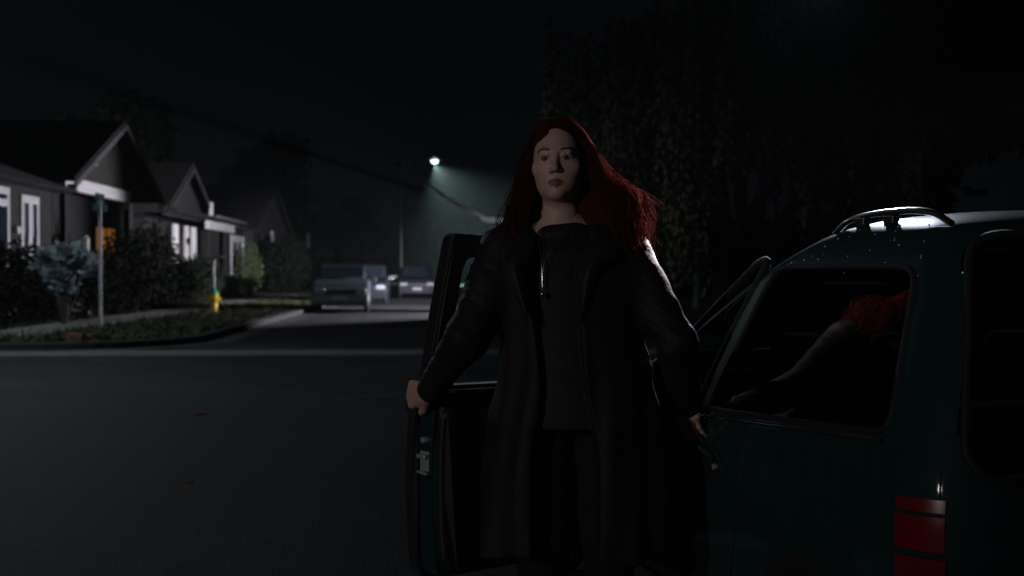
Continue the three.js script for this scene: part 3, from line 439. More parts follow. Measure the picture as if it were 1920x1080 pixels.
  for (let j = 0; j <= nV; j++) for (let i = 0; i < nP; i++) { const a = rings[j][(i + 1) % nP], b = rings[j][(i + nP - 1) % nP], c = rings[Math.min(nV, j + 1)][i], d = rings[Math.max(0, j - 1)][i];
    const du = V(a[0] - b[0], a[1] - b[1], a[2] - b[2]), dv = V(c[0] - d[0], c[1] - d[1], c[2] - d[2]); nrm[j][i].crossVectors(du, dv).normalize(); }
  for (let j = 0; j < nV; j++) for (let i = 0; i < nP; i++) { const p = rings[j][i], q = rings[j + 1][(i + 1) % nP], x = (p[0] + q[0]) / 2, h = (p[1] + q[1]) / 2, z = (p[2] + q[2]) / 2, s = p[3]; let to = 'body';
    if (s === 'L' && inPoly(z, h, opening)) continue; if ((s === 'L') && inPoly(z, h, quarter)) to = 'quarter'; else if (s === 'T' && inPoly(z, h, rightWin)) to = 'right';
    else if ((s === 'R' || s === 'C' || s === 'D') && z > 1.83 && inPoly(x, h, tail)) to = 'rear'; else if ((s === 'F' || s === 'E') && z < 1.3 && inPoly(x, h, screen)) to = 'front';
    else if ((s === 'C' || s === 'D') && h > 0.46 && h < 0.74 && Math.round(h * 500) % 9 !== 0 && lampArc(i)) to = 'lamp'; else if (h < 0.36 && (s === 'R' || s === 'C' || s === 'D')) to = 'plastic';
    set[to].push([j, i]); }
  function surf(cells, off = 0) { const pos = [], no = []; for (const [j, i] of cells) { const k = (i + 1) % nP, c = [[j, i], [j, k], [j + 1, k], [j, i], [j + 1, k], [j + 1, i]]; for (const [y, x] of c) { const p = rings[y][x], n = nrm[y][x]; pos.push(p[0] + n.x * off, p[1] + n.y * off, p[2] + n.z * off); no.push(n.x, n.y, n.z); } }
    const g = new THREE.BufferGeometry(); g.setAttribute('position', new THREE.Float32BufferAttribute(pos, 3)); g.setAttribute('normal', new THREE.Float32BufferAttribute(no, 3)); return mergeVertices(g, 1e-5); }
  const flip = g => g; // outward winding is kept by the ring order
  part(car, 'body', flip(surf([...set.body])), mPaint);
  part(car, 'quarter_window', surf(set.quarter, -0.004), mGlassDark); part(car, 'side_window', surf(set.right, -0.004), mGlassDark); part(car, 'rear_window', surf(set.rear, -0.004), mGlassDark); part(car, 'windscreen', surf(set.front, -0.004), mGlassCar);
  part(car, 'tail_light', surf(set.lamp.filter(([, i]) => rings[0][i][3] === 'C'), 0.006), P([0.2, 0.004, 0.009], 0.25, { clearcoat: 0.4 })); part(car, 'tail_light', surf(set.lamp.filter(([, i]) => rings[0][i][3] === 'D'), 0.006), P([0.2, 0.004, 0.009], 0.25, { clearcoat: 0.4 }));
  part(car, 'bumper', surf(set.plastic, 0.02), mBlack);
  const sidePts = (P, off) => P.map(([z, h]) => V(sideX(z, h, off), h, z));
  part(car, 'window_seal', tube(sidePts(quarter, -0.002), 0.0095, 160, 6, true), mRubber); part(car, 'door_seal', tube(sidePts(opening, -0.004), 0.014, 160, 6, true), mRubber);
  const rearPts = tail.map(([x, h]) => { const r = rowOfH(h), w = r[3], c = r[5], z0 = r[2]; const d = Math.max(0, Math.abs(x - 0.8) - (w - c)); const zz = Math.abs(x - 0.8) < w - c ? z0 + 0.027 * (1 - Math.pow((x - 0.8) / (w - c), 2)) : z0 - c + Math.sqrt(Math.max(0, c * c - d * d)); return V(x, h, zz); });
  part(car, 'window_seal', tube(rearPts, 0.012, 200, 6, true), mRubber);
  part(car, 'belt_moulding', tube([0.93, 1.1, 1.3, 1.5, 1.7, 1.87].map(z => V(sideX(z, 0.815 + 0.037 * (z - 0.965) / 0.92, 0.004), 0.815 + 0.037 * (z - 0.965) / 0.92, z)), 0.007, 40, 6), mChrome);
  const seam = (pts, n) => part(car, n, tube(pts.map(([z, h]) => V(sideX(z, h, 0.0005), h, z)), 0.004, 40, 5), mRubber);
  seam([[1.24, 0.82], [1.235, 0.7], [1.21, 0.6], [1.15, 0.42], [1.1, 0.3]], 'door_gap'); seam([[0.89, 0.3], [0.9, 0.6], [0.91, 0.82]], 'door_gap');
  { const pts = []; for (const h of [0.5, 0.6, 0.7, 0.76, 0.8]) { const r = rowOfH(h); const t = Math.PI - 0.75; pts.push(V(0.8 - r[3] + r[5] + r[5] * Math.cos(t) + 0.02, h, r[2] - r[5] + r[5] * Math.sin(t) - 0.006)); } part(car, 'tailgate_gap', tube(pts, 0.004, 20, 5), mRubber); }
  { // flap handle in its dark dish
    const hg = new THREE.Group(); hg.name = 'door_handle'; hg.position.set(sideX(1.03, 0.68, 0.0), 0.68, 1.03); car.add(hg);
    const d = new THREE.SphereGeometry(1, 20, 12); d.scale(0.006, 0.046, 0.07); part(hg, 'recess', d, mRubber); part(hg, 'flap', new RoundedBoxGeometry(0.02, 0.022, 0.1, 3, 0.009).rotateX(0.25).translate(-0.014, 0.03, -0.005), mPaint); part(hg, 'lock', new THREE.CylinderGeometry(0.009, 0.009, 0.012, 12).rotateZ(Math.PI / 2).translate(-0.008, -0.004, 0.045), mSteel);
  }
  const mRail = P([0.02, 0.021, 0.023], 0.25, { clearcoat: 1, clearcoatRoughness: 0.08 });
  for (const s of [-1, 1]) { const xr = 0.8 + s * 0.53, pts = [V(xr, 1.36, 1.26), V(xr, 1.392, 1.33), V(xr, 1.41, 1.55), V(xr, 1.4, 1.72), V(xr, 1.37, 1.8)]; const rl = part(car, 'roof_rail', tube(pts, 0.009, 40, 8), mRail);
    for (const z of [1.4, 1.54]) part(rl, 'rail_foot', new RoundedBoxGeometry(0.026, 0.035, 0.05, 2, 0.01).translate(xr, 1.388, z), mRail); }
  // cabin
  part(car, 'floor', box(0.1, 1.5, 0.24, 0.28, -0.12, 2.0), mBlack); part(car, 'firewall', box(0.06, 1.54, 0.22, 0.82, -0.2, -0.13), mBlack);
  const seat = (x, z) => { const g = new THREE.Group(); g.name = 'seat'; g.position.set(x, 0.28, z); car.add(g); part(g, 'cushion', new RoundedBoxGeometry(0.48, 0.2, 0.5, 3, 0.07).translate(0, 0.16, 0), mSeat); part(g, 'backrest', new RoundedBoxGeometry(0.46, 0.58, 0.14, 3, 0.06).rotateX(0.22).translate(0, 0.5, 0.3), mSeat); part(g, 'headrest', new RoundedBoxGeometry(0.26, 0.16, 0.1, 3, 0.04).rotateX(0.2).translate(0, 0.86, 0.4), mSeat); };
  seat(0.42, 0.7); seat(1.18, 0.7); part(car, 'rear_bench', merge([new RoundedBoxGeometry(1.2, 0.2, 0.45, 3, 0.06).translate(0.8, 0.46, 1.5), new RoundedBoxGeometry(1.2, 0.45, 0.13, 3, 0.05).rotateX(0.2).translate(0.8, 0.7, 1.75)]), mSeat);
  part(car, 'dashboard', new RoundedBoxGeometry(1.36, 0.22, 0.3, 3, 0.07).translate(0.8, 0.78, 0.42), mBlack); { const w = part(car, 'steering_wheel', new THREE.TorusGeometry(0.17, 0.014, 10, 30).rotateX(-0.4).translate(0.42, 0.82, 0.63), mBlack); part(w, 'column', bar(V(0.42, 0.82, 0.63), V(0.42, 0.74, 0.45), 0.03), mBlack); }
  for (const [x, z] of [[0.06, -0.55], [1.54, -0.55], [0.06, 1.55], [1.54, 1.55]]) { const w = new THREE.Group(); w.name = 'wheel'; w.position.set(x, 0.28, z); car.add(w); part(w, 'tyre', new THREE.TorusGeometry(0.21, 0.07, 10, 28).rotateY(Math.PI / 2), mRubber); part(w, 'rim', new THREE.CylinderGeometry(0.165, 0.165, 0.08, 20).rotateZ(Math.PI / 2), mSteel); }
  for (const s of [-1, 1]) part(car, 'headlight', new THREE.SphereGeometry(0.1, 16, 10).scale(1.2, 0.7, 0.6).translate(0.8 + s * 0.5, 0.62, -1.05), P([0.7, 0.72, 0.75], 0.1, { clearcoat: 1 }));
  // ---- the open door: built in its own frame, u from hinge to free edge, y up, n outwards
  const door = new THREE.Group(); door.name = 'door'; door.position.set(0.02, 0, 0.36); car.add(door);
  const ang = Math.PI / 2 - DOOR_OPEN; door.rotation.y = -DOOR_OPEN;                    // local +z runs from the hinge to the free edge, local -x outwards
  const lean = y => y > 0.82 ? 0.2 * (y - 0.82) + 0.1 * Math.pow(y - 0.82, 2) : 0.03 * Math.pow((y - 0.6) / 0.3, 2);
  function panel(outer, holes, n0, n1, bev = 0.006) { const sh = new THREE.Shape(outer.map(p => new THREE.Vector2(...p))); for (const h of holes) sh.holes.push(new THREE.Path(h.map(p => new THREE.Vector2(...p))));
    let g = new THREE.ExtrudeGeometry(sh, { depth: n1 - n0 - 2 * bev, bevelEnabled: true, bevelSize: bev, bevelThickness: bev, bevelSegments: 2 });
    const p = g.attributes.position; for (let i = 0; i < p.count; i++) { const u = p.getX(i), y = p.getY(i), n = n0 + bev + p.getZ(i); p.setXYZ(i, -n + lean(y), y, u); } g.computeVertexNormals(); return g; }
  const dense = (P, step = 0.03) => { const o = []; P.forEach((p, i) => { const q = P[(i + 1) % P.length], n = Math.max(1, Math.ceil(Math.hypot(q[0] - p[0], q[1] - p[1]) / step)); for (let k = 0; k < n; k++) o.push([lerp(p[0], q[0], k / n), lerp(p[1], q[1], k / n)]); }); return o; };
  const L = 0.875, lower = dense(roundPoly([[0.0, 0.3], [L, 0.3], [L, 0.86], [0, 0.83]], [0.04, 0.05, 0.01, 0.03]));
  part(door, 'outer_panel', panel(lower, [], 0.076, 0.118), mPaint);
  part(door, 'inner_shell', panel(dense(roundPoly([[0.01, 0.32], [L - 0.012, 0.32], [L - 0.012, 0.85], [0.01, 0.82]], 0.03)), [], 0.0, 0.074), mPaint);
  part(door, 'dark_edge_strip', panel(dense([[L - 0.006, 0.34], [L + 0.008, 0.34], [L + 0.008, 0.86], [L - 0.006, 0.86]]), [], 0.078, 0.114, 0.004), mRubber);  // black strip over the outer part of the door end
  const frameOut = dense(roundPoly([[0.0, 0.84], [L, 0.86], [L - 0.01, 1.362], [0.62, 1.352], [0.28, 1.1]], [0.02, 0.01, 0.02, 0.1, 0.1])), hole = dense(roundPoly([[0.12, 0.885], [L - 0.055, 0.895], [L - 0.06, 1.305], [0.66, 1.295], [0.36, 1.08]], [0.02, 0.02, 0.05, 0.08, 0.08])).reverse();
  part(door, 'window_frame', panel(frameOut, [hole], 0.02, 0.075), mBlack);
  part(door, 'window_glass', panel(dense(roundPoly([[0.1, 0.875], [L - 0.045, 0.885], [L - 0.05, 1.315], [0.65, 1.305], [0.34, 1.09]], 0.02)), [], 0.046, 0.05, 0.0005), P([0.75, 0.85, 0.85], 0.03, { transmission: 1, thickness: 0 }));
  part(door, 'belt_strip', panel(dense([[0.06, 0.868], [L - 0.03, 0.875], [L - 0.03, 0.885], [0.06, 0.878]]), [], 0.0, 0.02, 0.002), mChrome);
  part(door, 'trim_panel', panel(dense(roundPoly([[0.03, 0.34], [L - 0.03, 0.34], [L - 0.03, 0.85], [0.03, 0.82]], 0.05)), [], -0.035, 0.006, 0.012), mBlack);
  part(door, 'armrest', new RoundedBoxGeometry(0.07, 0.06, 0.4, 3, 0.02).translate(0.06, 0.63, 0.5), mBlack); part(door, 'inner_handle', new RoundedBoxGeometry(0.02, 0.03, 0.11, 2, 0.008).translate(0.048, 0.72, 0.3), mChrome);
  part(door, 'door_pocket', new RoundedBoxGeometry(0.05, 0.12, 0.55, 3, 0.02).translate(0.055, 0.42, 0.42), mBlack);
  // latch hardware on the free edge
  const lt = new THREE.Group(); lt.name = 'latch'; lt.position.set(-0.03, 0.672, L - 0.006); door.add(lt);
  part(lt, 'plate', new RoundedBoxGeometry(0.044, 0.062, 0.008, 2, 0.003).translate(0, -0.004, 0.002), mGalv); part(lt, 'claw', new RoundedBoxGeometry(0.046, 0.014, 0.022, 2, 0.004).translate(0, 0.012, 0.01), mSteel); part(lt, 'claw', new RoundedBoxGeometry(0.05, 0.007, 0.016, 2, 0.003).rotateZ(-0.1).translate(-0.004, -0.04, 0.008), mSteel); part(lt, 'bolt', new THREE.CylinderGeometry(0.012, 0.014, 0.012, 14).rotateX(Math.PI / 2).scale(1.15, 0.7, 1).translate(0.002, 0.062, 0.006), mSteel);
  for (const [x, y] of [[-0.012, -0.115], [0.0, -0.165]]) part(lt, 'plug', new THREE.CylinderGeometry(0.009, 0.009, 0.006, 12).rotateX(Math.PI / 2).translate(x, y, 0.001), mRubber);
  for (const y of [0.42, 0.75]) part(door, 'hinge', box(-0.05, 0.0, y - 0.04, y + 0.04, -0.05, 0.02, 0.008), mPaint);
  // dew on roof and glass
  { const drops = []; for (let k = 0; k < 46; k++) { const z = rr(1.15, 2.0), h = rr(1.24, 1.395), r = rowOfH(h), s = rr(0.0012, 0.0028); const g = new THREE.IcosahedronGeometry(s, 1); g.translate(0.8 - r[3] + bulge(z) , h, Math.min(z, r[2] - r[5])); if (z > r[1] + r[4]) drops.push(g); } const m = part(car, 'dew_drops', merge(drops), P([0.9, 0.9, 0.9], 0.05)); m.userData = { kind: 'stuff' }; }
}

// ------------------------------------------------------------------ the woman
function meshField(f, lo, hi, cell, eps = cell * 0.5) { // surface nets over a distance field; normals from its gradient
  const n = [0, 1, 2].map(k => Math.ceil((hi[k] - lo[k]) / cell) + 1), N = n[0] * n[1] * n[2], val = new Float32Array(N), id = new Int32Array(N).fill(-1), pos = [], ind = [];
  const at = (i, j, k) => i + n[0] * (j + n[1] * k);
  for (let k = 0; k < n[2]; k++) for (let j = 0; j < n[1]; j++) for (let i = 0; i < n[0]; i++) val[at(i, j, k)] = f(lo[0] + i * cell, lo[1] + j * cell, lo[2] + k * cell);
  const E = [[0, 1], [0, 2], [0, 4], [1, 3], [1, 5], [2, 3], [2, 6], [3, 7], [4, 5], [4, 6], [5, 7], [6, 7]];
  for (let k = 0; k < n[2] - 1; k++) for (let j = 0; j < n[1] - 1; j++) for (let i = 0; i < n[0] - 1; i++) {
    const v = []; let neg = 0; for (let c = 0; c < 8; c++) { const q = val[at(i + (c & 1), j + ((c >> 1) & 1), k + (c >> 2))]; v.push(q); if (q < 0) neg++; } if (!neg || neg === 8) continue;
    let x = 0, y = 0, z = 0, m = 0; for (const [a, b] of E) if ((v[a] < 0) !== (v[b] < 0)) { const t = v[a] / (v[a] - v[b]); x += (a & 1) + ((b & 1) - (a & 1)) * t; y += ((a >> 1) & 1) + (((b >> 1) & 1) - ((a >> 1) & 1)) * t; z += (a >> 2) + ((b >> 2) - (a >> 2)) * t; m++; }
    id[at(i, j, k)] = pos.length / 3; pos.push(lo[0] + (i + x / m) * cell, lo[1] + (j + y / m) * cell, lo[2] + (k + z / m) * cell); }
  const quad = (a, b, c, d, fl) => { if (a < 0 || b < 0 || c < 0 || d < 0) return; fl ? ind.push(a, c, b, a, d, c) : ind.push(a, b, c, a, c, d); };
  for (let k = 1; k < n[2] - 1; k++) for (let j = 1; j < n[1] - 1; j++) for (let i = 1; i < n[0] - 1; i++) { const v = val[at(i, j, k)] < 0;
    if (v !== (val[at(i + 1, j, k)] < 0)) quad(id[at(i, j - 1, k - 1)], id[at(i, j, k - 1)], id[at(i, j, k)], id[at(i, j - 1, k)], !v);
    if (v !== (val[at(i, j + 1, k)] < 0)) quad(id[at(i - 1, j, k - 1)], id[at(i - 1, j, k)], id[at(i, j, k)], id[at(i, j, k - 1)], !v);
    if (v !== (val[at(i, j, k + 1)] < 0)) quad(id[at(i - 1, j - 1, k)], id[at(i, j - 1, k)], id[at(i, j, k)], id[at(i - 1, j, k)], !v); }
  const no = new Float32Array(pos.length); for (let p = 0; p < pos.length; p += 3) { const x = pos[p], y = pos[p + 1], z = pos[p + 2]; const g = V(f(x + eps, y, z) - f(x - eps, y, z), f(x, y + eps, z) - f(x, y - eps, z), f(x, y, z + eps) - f(x, y, z - eps)).normalize(); no[p] = g.x; no[p + 1] = g.y; no[p + 2] = g.z; }
  const g = new THREE.BufferGeometry(); g.setAttribute('position', new THREE.Float32BufferAttribute(pos, 3)); g.setAttribute('normal', new THREE.BufferAttribute(no, 3)); g.setIndex(ind); return g;
}
const smin = (a, b, k) => { const h = Math.max(k - Math.abs(a - b), 0) / k; return Math.min(a, b) - h * h * k * 0.25; };
const smax = (a, b, k) => -smin(-a, -b, k);
const cap = (a, b, r0, r1) => { const dx = b[0] - a[0], dy = b[1] - a[1], dz = b[2] - a[2], L = dx * dx + dy * dy + dz * dz; return (x, y, z) => { const t = clamp(((x - a[0]) * dx + (y - a[1]) * dy + (z - a[2]) * dz) / L); return Math.hypot(x - a[0] - dx * t, y - a[1] - dy * t, z - a[2] - dz * t) - (r0 + (r1 - r0) * t); }; };
const ell = (c, r) => { const m = Math.min(...r); return (x, y, z) => { const k = Math.hypot((x - c[0]) / r[0], (y - c[1]) / r[1], (z - c[2]) / r[2]); const k2 = Math.hypot((x - c[0]) / r[0] ** 2, (y - c[1]) / r[1] ** 2, (z - c[2]) / r[2] ** 2); return k2 > 1e-6 ? k * (k - 1) / k2 : -m; }; };
{
  const base = V(0.18, 0, -3.78);
  const woman = thing('person', 'woman with long red hair and dark leather coat standing in the open car door', 'person', base);
  const B = (x, y, z) => [x - base.x, y, z - base.z];
  const J = { shR: B(-0.02, 1.315, -3.78), elR: B(-0.128, 1.065, -3.70), wrR: B(-0.25, 0.885, -3.862), shL: B(0.345, 1.30, -3.79), elL: B(0.475, 1.045, -3.71), wrL: B(0.53, 0.895, -3.85),
    neck: B(0.148, 1.385, -3.8), head: B(0.135, 1.572, -3.765), chest: B(0.16, 1.2, -3.79), belly: B(0.175, 1.03, -3.79), pelvis: B(0.18, 0.9, -3.79),
    hipR: B(0.09, 0.86, -3.79), knR: B(0.09, 0.47, -3.75), anR: B(0.09, 0.09, -3.8), toR: B(0.07, 0.035, -3.62), hipL: B(0.27, 0.86, -3.79), knL: B(0.285, 0.47, -3.77), anL: B(0.295, 0.09, -3.82), toL: B(0.32, 0.035, -3.65) };
  // ---- head field in its own axes (x to image right, y up, z towards the camera), turned a little to the left and up
  const hq = new THREE.Quaternion().setFromEuler(new THREE.Euler(-0.07, -0.13, 0.03, 'YXZ')), hqi = hq.clone().invert(), tv = V();
  const toHead = (x, y, z) => tv.set(x - J.head[0], y - J.head[1], z - J.head[2]).applyQuaternion(hqi);
  const H = (() => { const cran = ell([0, 0.032, -0.018], [0.071, 0.084, 0.09]), face = ell([0, -0.03, 0.018], [0.066, 0.082, 0.068]), jaw = ell([0, -0.07, 0.018], [0.052, 0.046, 0.056]), chin = ell([0, -0.1, 0.06], [0.02, 0.016, 0.018]);
    const brow = cap([-0.036, 0.02, 0.069], [0.036, 0.02, 0.069], 0.011, 0.011), bridge = cap([0, 0.012, 0.08], [0, -0.03, 0.101], 0.0065, 0.0095), tip = ell([0, -0.034, 0.102], [0.0095, 0.0085, 0.0095]);
    const m = (f, mirror) => (x, y, z) => f(Math.abs(x), y, z);
    const cheek = m(ell([0.045, -0.025, 0.047], [0.024, 0.02, 0.022])), ala = m(ell([0.0115, -0.037, 0.09], [0.0075, 0.007, 0.009])), nost = m(ell([0.006, -0.0435, 0.095], [0.0038, 0.003, 0.005]));
    const sock = m(ell([0.031, 0.003, 0.09], [0.019, 0.0115, 0.017])), lidU = m(cap([0.018, 0.0065, 0.076], [0.045, 0.004, 0.069], 0.0055, 0.0045)), lidM = m(cap([0.024, 0.0095, 0.0778], [0.038, 0.0095, 0.0748], 0.0056, 0.0056)), lidL = m(cap([0.02, -0.0065, 0.075], [0.042, -0.0055, 0.07], 0.0042, 0.004));
    const lipU = m(cap([0.002, -0.0635, 0.0845], [0.02, -0.0685, 0.0745], 0.0062, 0.0028)), lipL = m(cap([0, -0.0765, 0.0825], [0.018, -0.0715, 0.0745], 0.0072, 0.003)), slit = m(cap([0, -0.0702, 0.0905], [0.021, -0.0705, 0.079], 0.0042, 0.001));
    const ear = m(ell([0.076, -0.008, -0.012], [0.0075, 0.03, 0.018])), earIn = m(ell([0.083, -0.004, -0.008], [0.005, 0.017, 0.009])), lobe = m(ell([0.073, -0.036, -0.006], [0.006, 0.009, 0.008]));
    const neck = cap([0, -0.075, -0.02], [0.015, -0.24, -0.045], 0.047, 0.055);
    return (x, y, z) => { let d = smin(cran(x, y, z), face(x, y, z), 0.035); d = smin(d, jaw(x, y, z), 0.03); d = smin(d, chin(x, y, z), 0.02); d = smin(d, cheek(x, y, z), 0.025); d = smin(d, brow(x, y, z), 0.016); d = smax(d, -sock(x, y, z), 0.012);
      d = smin(d, bridge(x, y, z), 0.012); d = smin(d, tip(x, y, z), 0.008); d = smin(d, ala(x, y, z), 0.006); d = smax(d, -nost(x, y, z), 0.003); d = smin(d, lidU(x, y, z), 0.004); d = smin(d, lidM(x, y, z), 0.006); d = smin(d, lidL(x, y, z), 0.005);
      d = smin(d, lipU(x, y, z), 0.005); d = smin(d, lipL(x, y, z), 0.006); d = smax(d, -slit(x, y, z), 0.002); d = smin(d, lobe(x, y, z), 0.006); d = smin(d, ear(x, y, z), 0.006); d = smax(d, -earIn(x, y, z), 0.004); return smin(d, neck(x, y, z), 0.025); }; })();
  const headW = (x, y, z) => { const p = toHead(x, y, z); return H(p.x, p.y, p.z); };
  // ---- hands
  function handField(w, fwd, palm, right, curl) { const f = fwd.clone().normalize(), p = palm.clone().addScaledVector(f, -palm.dot(f)).normalize(), t = f.clone().cross(p).multiplyScalar(right ? 1 : -1);
    const at = (a, b, c) => [w[0] + f.x * a + t.x * b + p.x * c, w[1] + f.y * a + t.y * b + p.y * c, w[2] + f.z * a + t.z * b + p.z * c];
    const palmF = [cap(at(0.0, 0.005, 0), at(0.085, 0.03, 0), 0.023, 0.0145), cap(at(0.0, 0, 0), at(0.09, 0.008, 0), 0.024, 0.0145), cap(at(0.0, -0.005, 0), at(0.086, -0.013, 0), 0.023, 0.014), cap(at(0.01, -0.012, 0), at(0.078, -0.032, 0), 0.02, 0.0125)];
    const fingers = [[0.088, 0.031, [0.04, 0.024, 0.02], 0.0088], [0.093, 0.0095, [0.045, 0.028, 0.022], 0.009], [0.089, -0.0115, [0.042, 0.026, 0.021], 0.0087], [0.08, -0.0315, [0.033, 0.02, 0.018], 0.0078]].map(([a, b, len, r], q) => { const parts = []; let A = a, C = 0, ang = 0; for (let k = 0; k < 3; k++) { ang += curl[k] * (1 + (q - 1.5) * 0.06); const A2 = A + Math.cos(ang) * len[k], C2 = C + Math.sin(ang) * len[k], sp = b + (q - 1.5) * -0.0012 * k; parts.push(cap(at(A, sp, C), at(A2, sp, C2), r * (1 - k * 0.06), r * (0.94 - k * 0.09))); A = A2; C = C2; } return parts; });
    const thumb = [cap(at(0.02, 0.022, 0.006), at(0.052, 0.05, 0.016), 0.016, 0.012), cap(at(0.052, 0.05, 0.016), at(0.08, 0.056, 0.03), 0.0112, 0.01), cap(at(0.08, 0.056, 0.03), at(0.1, 0.05, 0.042), 0.0098, 0.0078)];
    return (x, y, z) => { let d = 9; for (const q of palmF) d = smin(d, q(x, y, z), 0.012); let th = 9; for (const q of thumb) th = smin(th, q(x, y, z), 0.006); d = smin(d, th, 0.014); for (const fg of fingers) { let e = 9; for (const q of fg) e = smin(e, q(x, y, z), 0.004); d = smin(d, e, 0.005); } return d; }; }
  const handR = handField(J.wrR, V(-0.62, -0.12, -0.66), V(0.773, 0, -0.634), true, [0.75, 0.9, 0.5]);
  const handL = handField(J.wrL, V(0.06, -1, -0.12), V(0.8, 0.05, -0.6), false, [0.22, 0.3, 0.25]);
  // ---- body field
  const ribs = ell(J.chest, [0.15, 0.2, 0.105]), waist = ell(J.belly, [0.125, 0.16, 0.095]), hips = ell(J.pelvis, [0.165, 0.13, 0.115]);
  const limbs = [cap(J.shR, J.elR, 0.05, 0.039), cap(J.elR, J.wrR, 0.039, 0.026), cap(J.shL, J.elL, 0.05, 0.039), cap(J.elL, J.wrL, 0.039, 0.026), cap(J.hipR, J.knR, 0.085, 0.055), cap(J.knR, J.anR, 0.054, 0.036), cap(J.anR, J.toR, 0.036, 0.03), cap(J.hipL, J.knL, 0.085, 0.055), cap(J.knL, J.anL, 0.054, 0.036), cap(J.anL, J.toL, 0.036, 0.03), cap(J.shR, J.neck, 0.045, 0.055), cap(J.shL, J.neck, 0.045, 0.055), cap(J.neck, [J.head[0], J.head[1] - 0.1, J.head[2] - 0.02], 0.056, 0.048)];
  const bodyF = (x, y, z) => { let d = smin(smin(ribs(x, y, z), waist(x, y, z), 0.06), hips(x, y, z), 0.06); for (const l of limbs) d = smin(d, l(x, y, z), 0.03); return d; };
  const around = (c, r) => [[c[0] - r[0], c[1] - r[1], c[2] - r[2]], [c[0] + r[0], c[1] + r[1], c[2] + r[2]]];
  const gBody = meshField(bodyF, [-0.5, -0.01, -0.3], [0.5, 1.5, 0.3], 0.014);
  const gHead = meshField(headW, ...around([J.head[0] + 0.003, J.head[1] - 0.05, J.head[2]], [0.105, 0.19, 0.13]), 0.0028);
  const hb = (w, f, s) => around([w[0] + f[0] * 0.09, w[1] + f[1] * 0.09, w[2] + f[2] * 0.09], [s, s, s]);
  const gHR = meshField(handR, ...hb(J.wrR, [-0.62, -0.12, -0.7], 0.135), 0.0032), gHL = meshField(handL, ...hb(J.wrL, [0.06, -1, -0.12], 0.135), 0.0032);
  const skin = (g, fn) => { const p = g.attributes.position, c = new Float32Array(p.count * 3); for (let i = 0; i < p.count; i++) { const k = fn(p.getX(i), p.getY(i), p.getZ(i)); c.set(k, 3 * i); } g.setAttribute('color', new THREE.BufferAttribute(c, 3)); return g; };
  const SK = [0.56, 0.37, 0.31], LIP = [0.3, 0.11, 0.105], BL = [0.55, 0.27, 0.23], mix3 = (a, b, t) => a.map((q, i) => lerp(q, b[i], t));
  skin(gBody, () => SK); skin(gHR, () => mix3(SK, BL, 0.45)); skin(gHL, () => mix3(SK, BL, 0.3));
  skin(gHead, (x, y, z) => { const p = toHead(x, y, z), n = fbm(p.x * 3 + 2, p.y * 3 + 2, 14, 3); let c = mix3(SK, BL, 0.2 * n + 0.35 * Math.exp(-((Math.abs(p.x) - 0.038) ** 2 + (p.y + 0.03) ** 2) / 0.0006)); const lx = Math.abs(p.x) / 0.0235, ly = (p.y + 0.0705) / (0.0125 * Math.sqrt(Math.max(0.02, 1 - lx * lx))); if (p.z > 0.06 && lx < 1 && Math.abs(ly) < 1) c = mix3(c, LIP, sstep(1, 0.7, Math.abs(ly)));
    if (p.z > 0.05) { const ed = Math.hypot((Math.abs(p.x) - 0.031) / 0.017, (p.y - 0.006) / 0.006); if (ed < 1.1 && p.y > 0.003) c = mix3(c, [0.16, 0.08, 0.07], 0.4 * sstep(1.1, 0.6, ed)); } return c; });
  const mSkin = new THREE.MeshPhysicalMaterial({ vertexColors: true, roughness: 0.5, color: lin(1, 1, 1), sheen: 0.15, sheenRoughness: 0.6 });
  part(woman, 'body', mergeGeometries([gBody, gHead, gHR, gHL]), mSkin);
  const headPart = (name, g, mat) => { g.applyQuaternion(hq); g.translate(...J.head); return part(woman, name, g, mat); };
  const surfZ = (x, y) => { let z = 0.13; for (let k = 0; k < 60; k++) { const d = H(x, y, z); z -= d * 0.7; if (d < 0.0003) break; } return z; };
  for (const s of [-1, 1]) { const e = new THREE.SphereGeometry(0.0122, 28, 20); e.rotateX(Math.PI / 2); const p = e.attributes.position, c = []; for (let i = 0; i < p.count; i++) { const r = Math.hypot(p.getX(i) + s * 0 + 0.001, p.getY(i)) / 0.0122, f = p.getZ(i) > 0; c.push(...(f && r < 0.2 ? [0.005, 0.005, 0.005] : f && r < 0.56 ? [0.016, 0.022, 0.02] : [0.3, 0.27, 0.26])); } e.setAttribute('color', new THREE.Float32BufferAttribute(c, 3)); e.translate(s * 0.031, 0.0015, 0.0705); headPart('eye', e, new THREE.MeshPhysicalMaterial({ vertexColors: true, roughness: 0.12, clearcoat: 1, clearcoatRoughness: 0.02 }));
    const bs = []; for (let k = 0; k < 110; k++) { const t = rnd(), x = lerp(0.016, 0.05, t), y = 0.0235 + 0.0055 * Math.sin(t * 2.4) - 0.004 * t + rr(-0.0025, 0.0025), z = surfZ(s * x, y) + 0.0004; bs.push(bar(V(s * x, y, z), V(s * (x + 0.006), y + lerp(0.004, -0.001, t), surfZ(s * (x + 0.006), y + lerp(0.004, -0.001, t)) + 0.0006), 0.0009, 0.0004, 4)); } headPart('eyebrow', merge(bs), M([0.1, 0.04, 0.025], 0.7)); }
  // ---- hair: an inner mass with many wavy strands over it
  const mHair = new THREE.MeshPhysicalMaterial({ color: lin(0.125, 0.016, 0.008), roughness: 0.95, side: THREE.DoubleSide, specularIntensity: 0.05, transmission: 0.5, thickness: 0 });
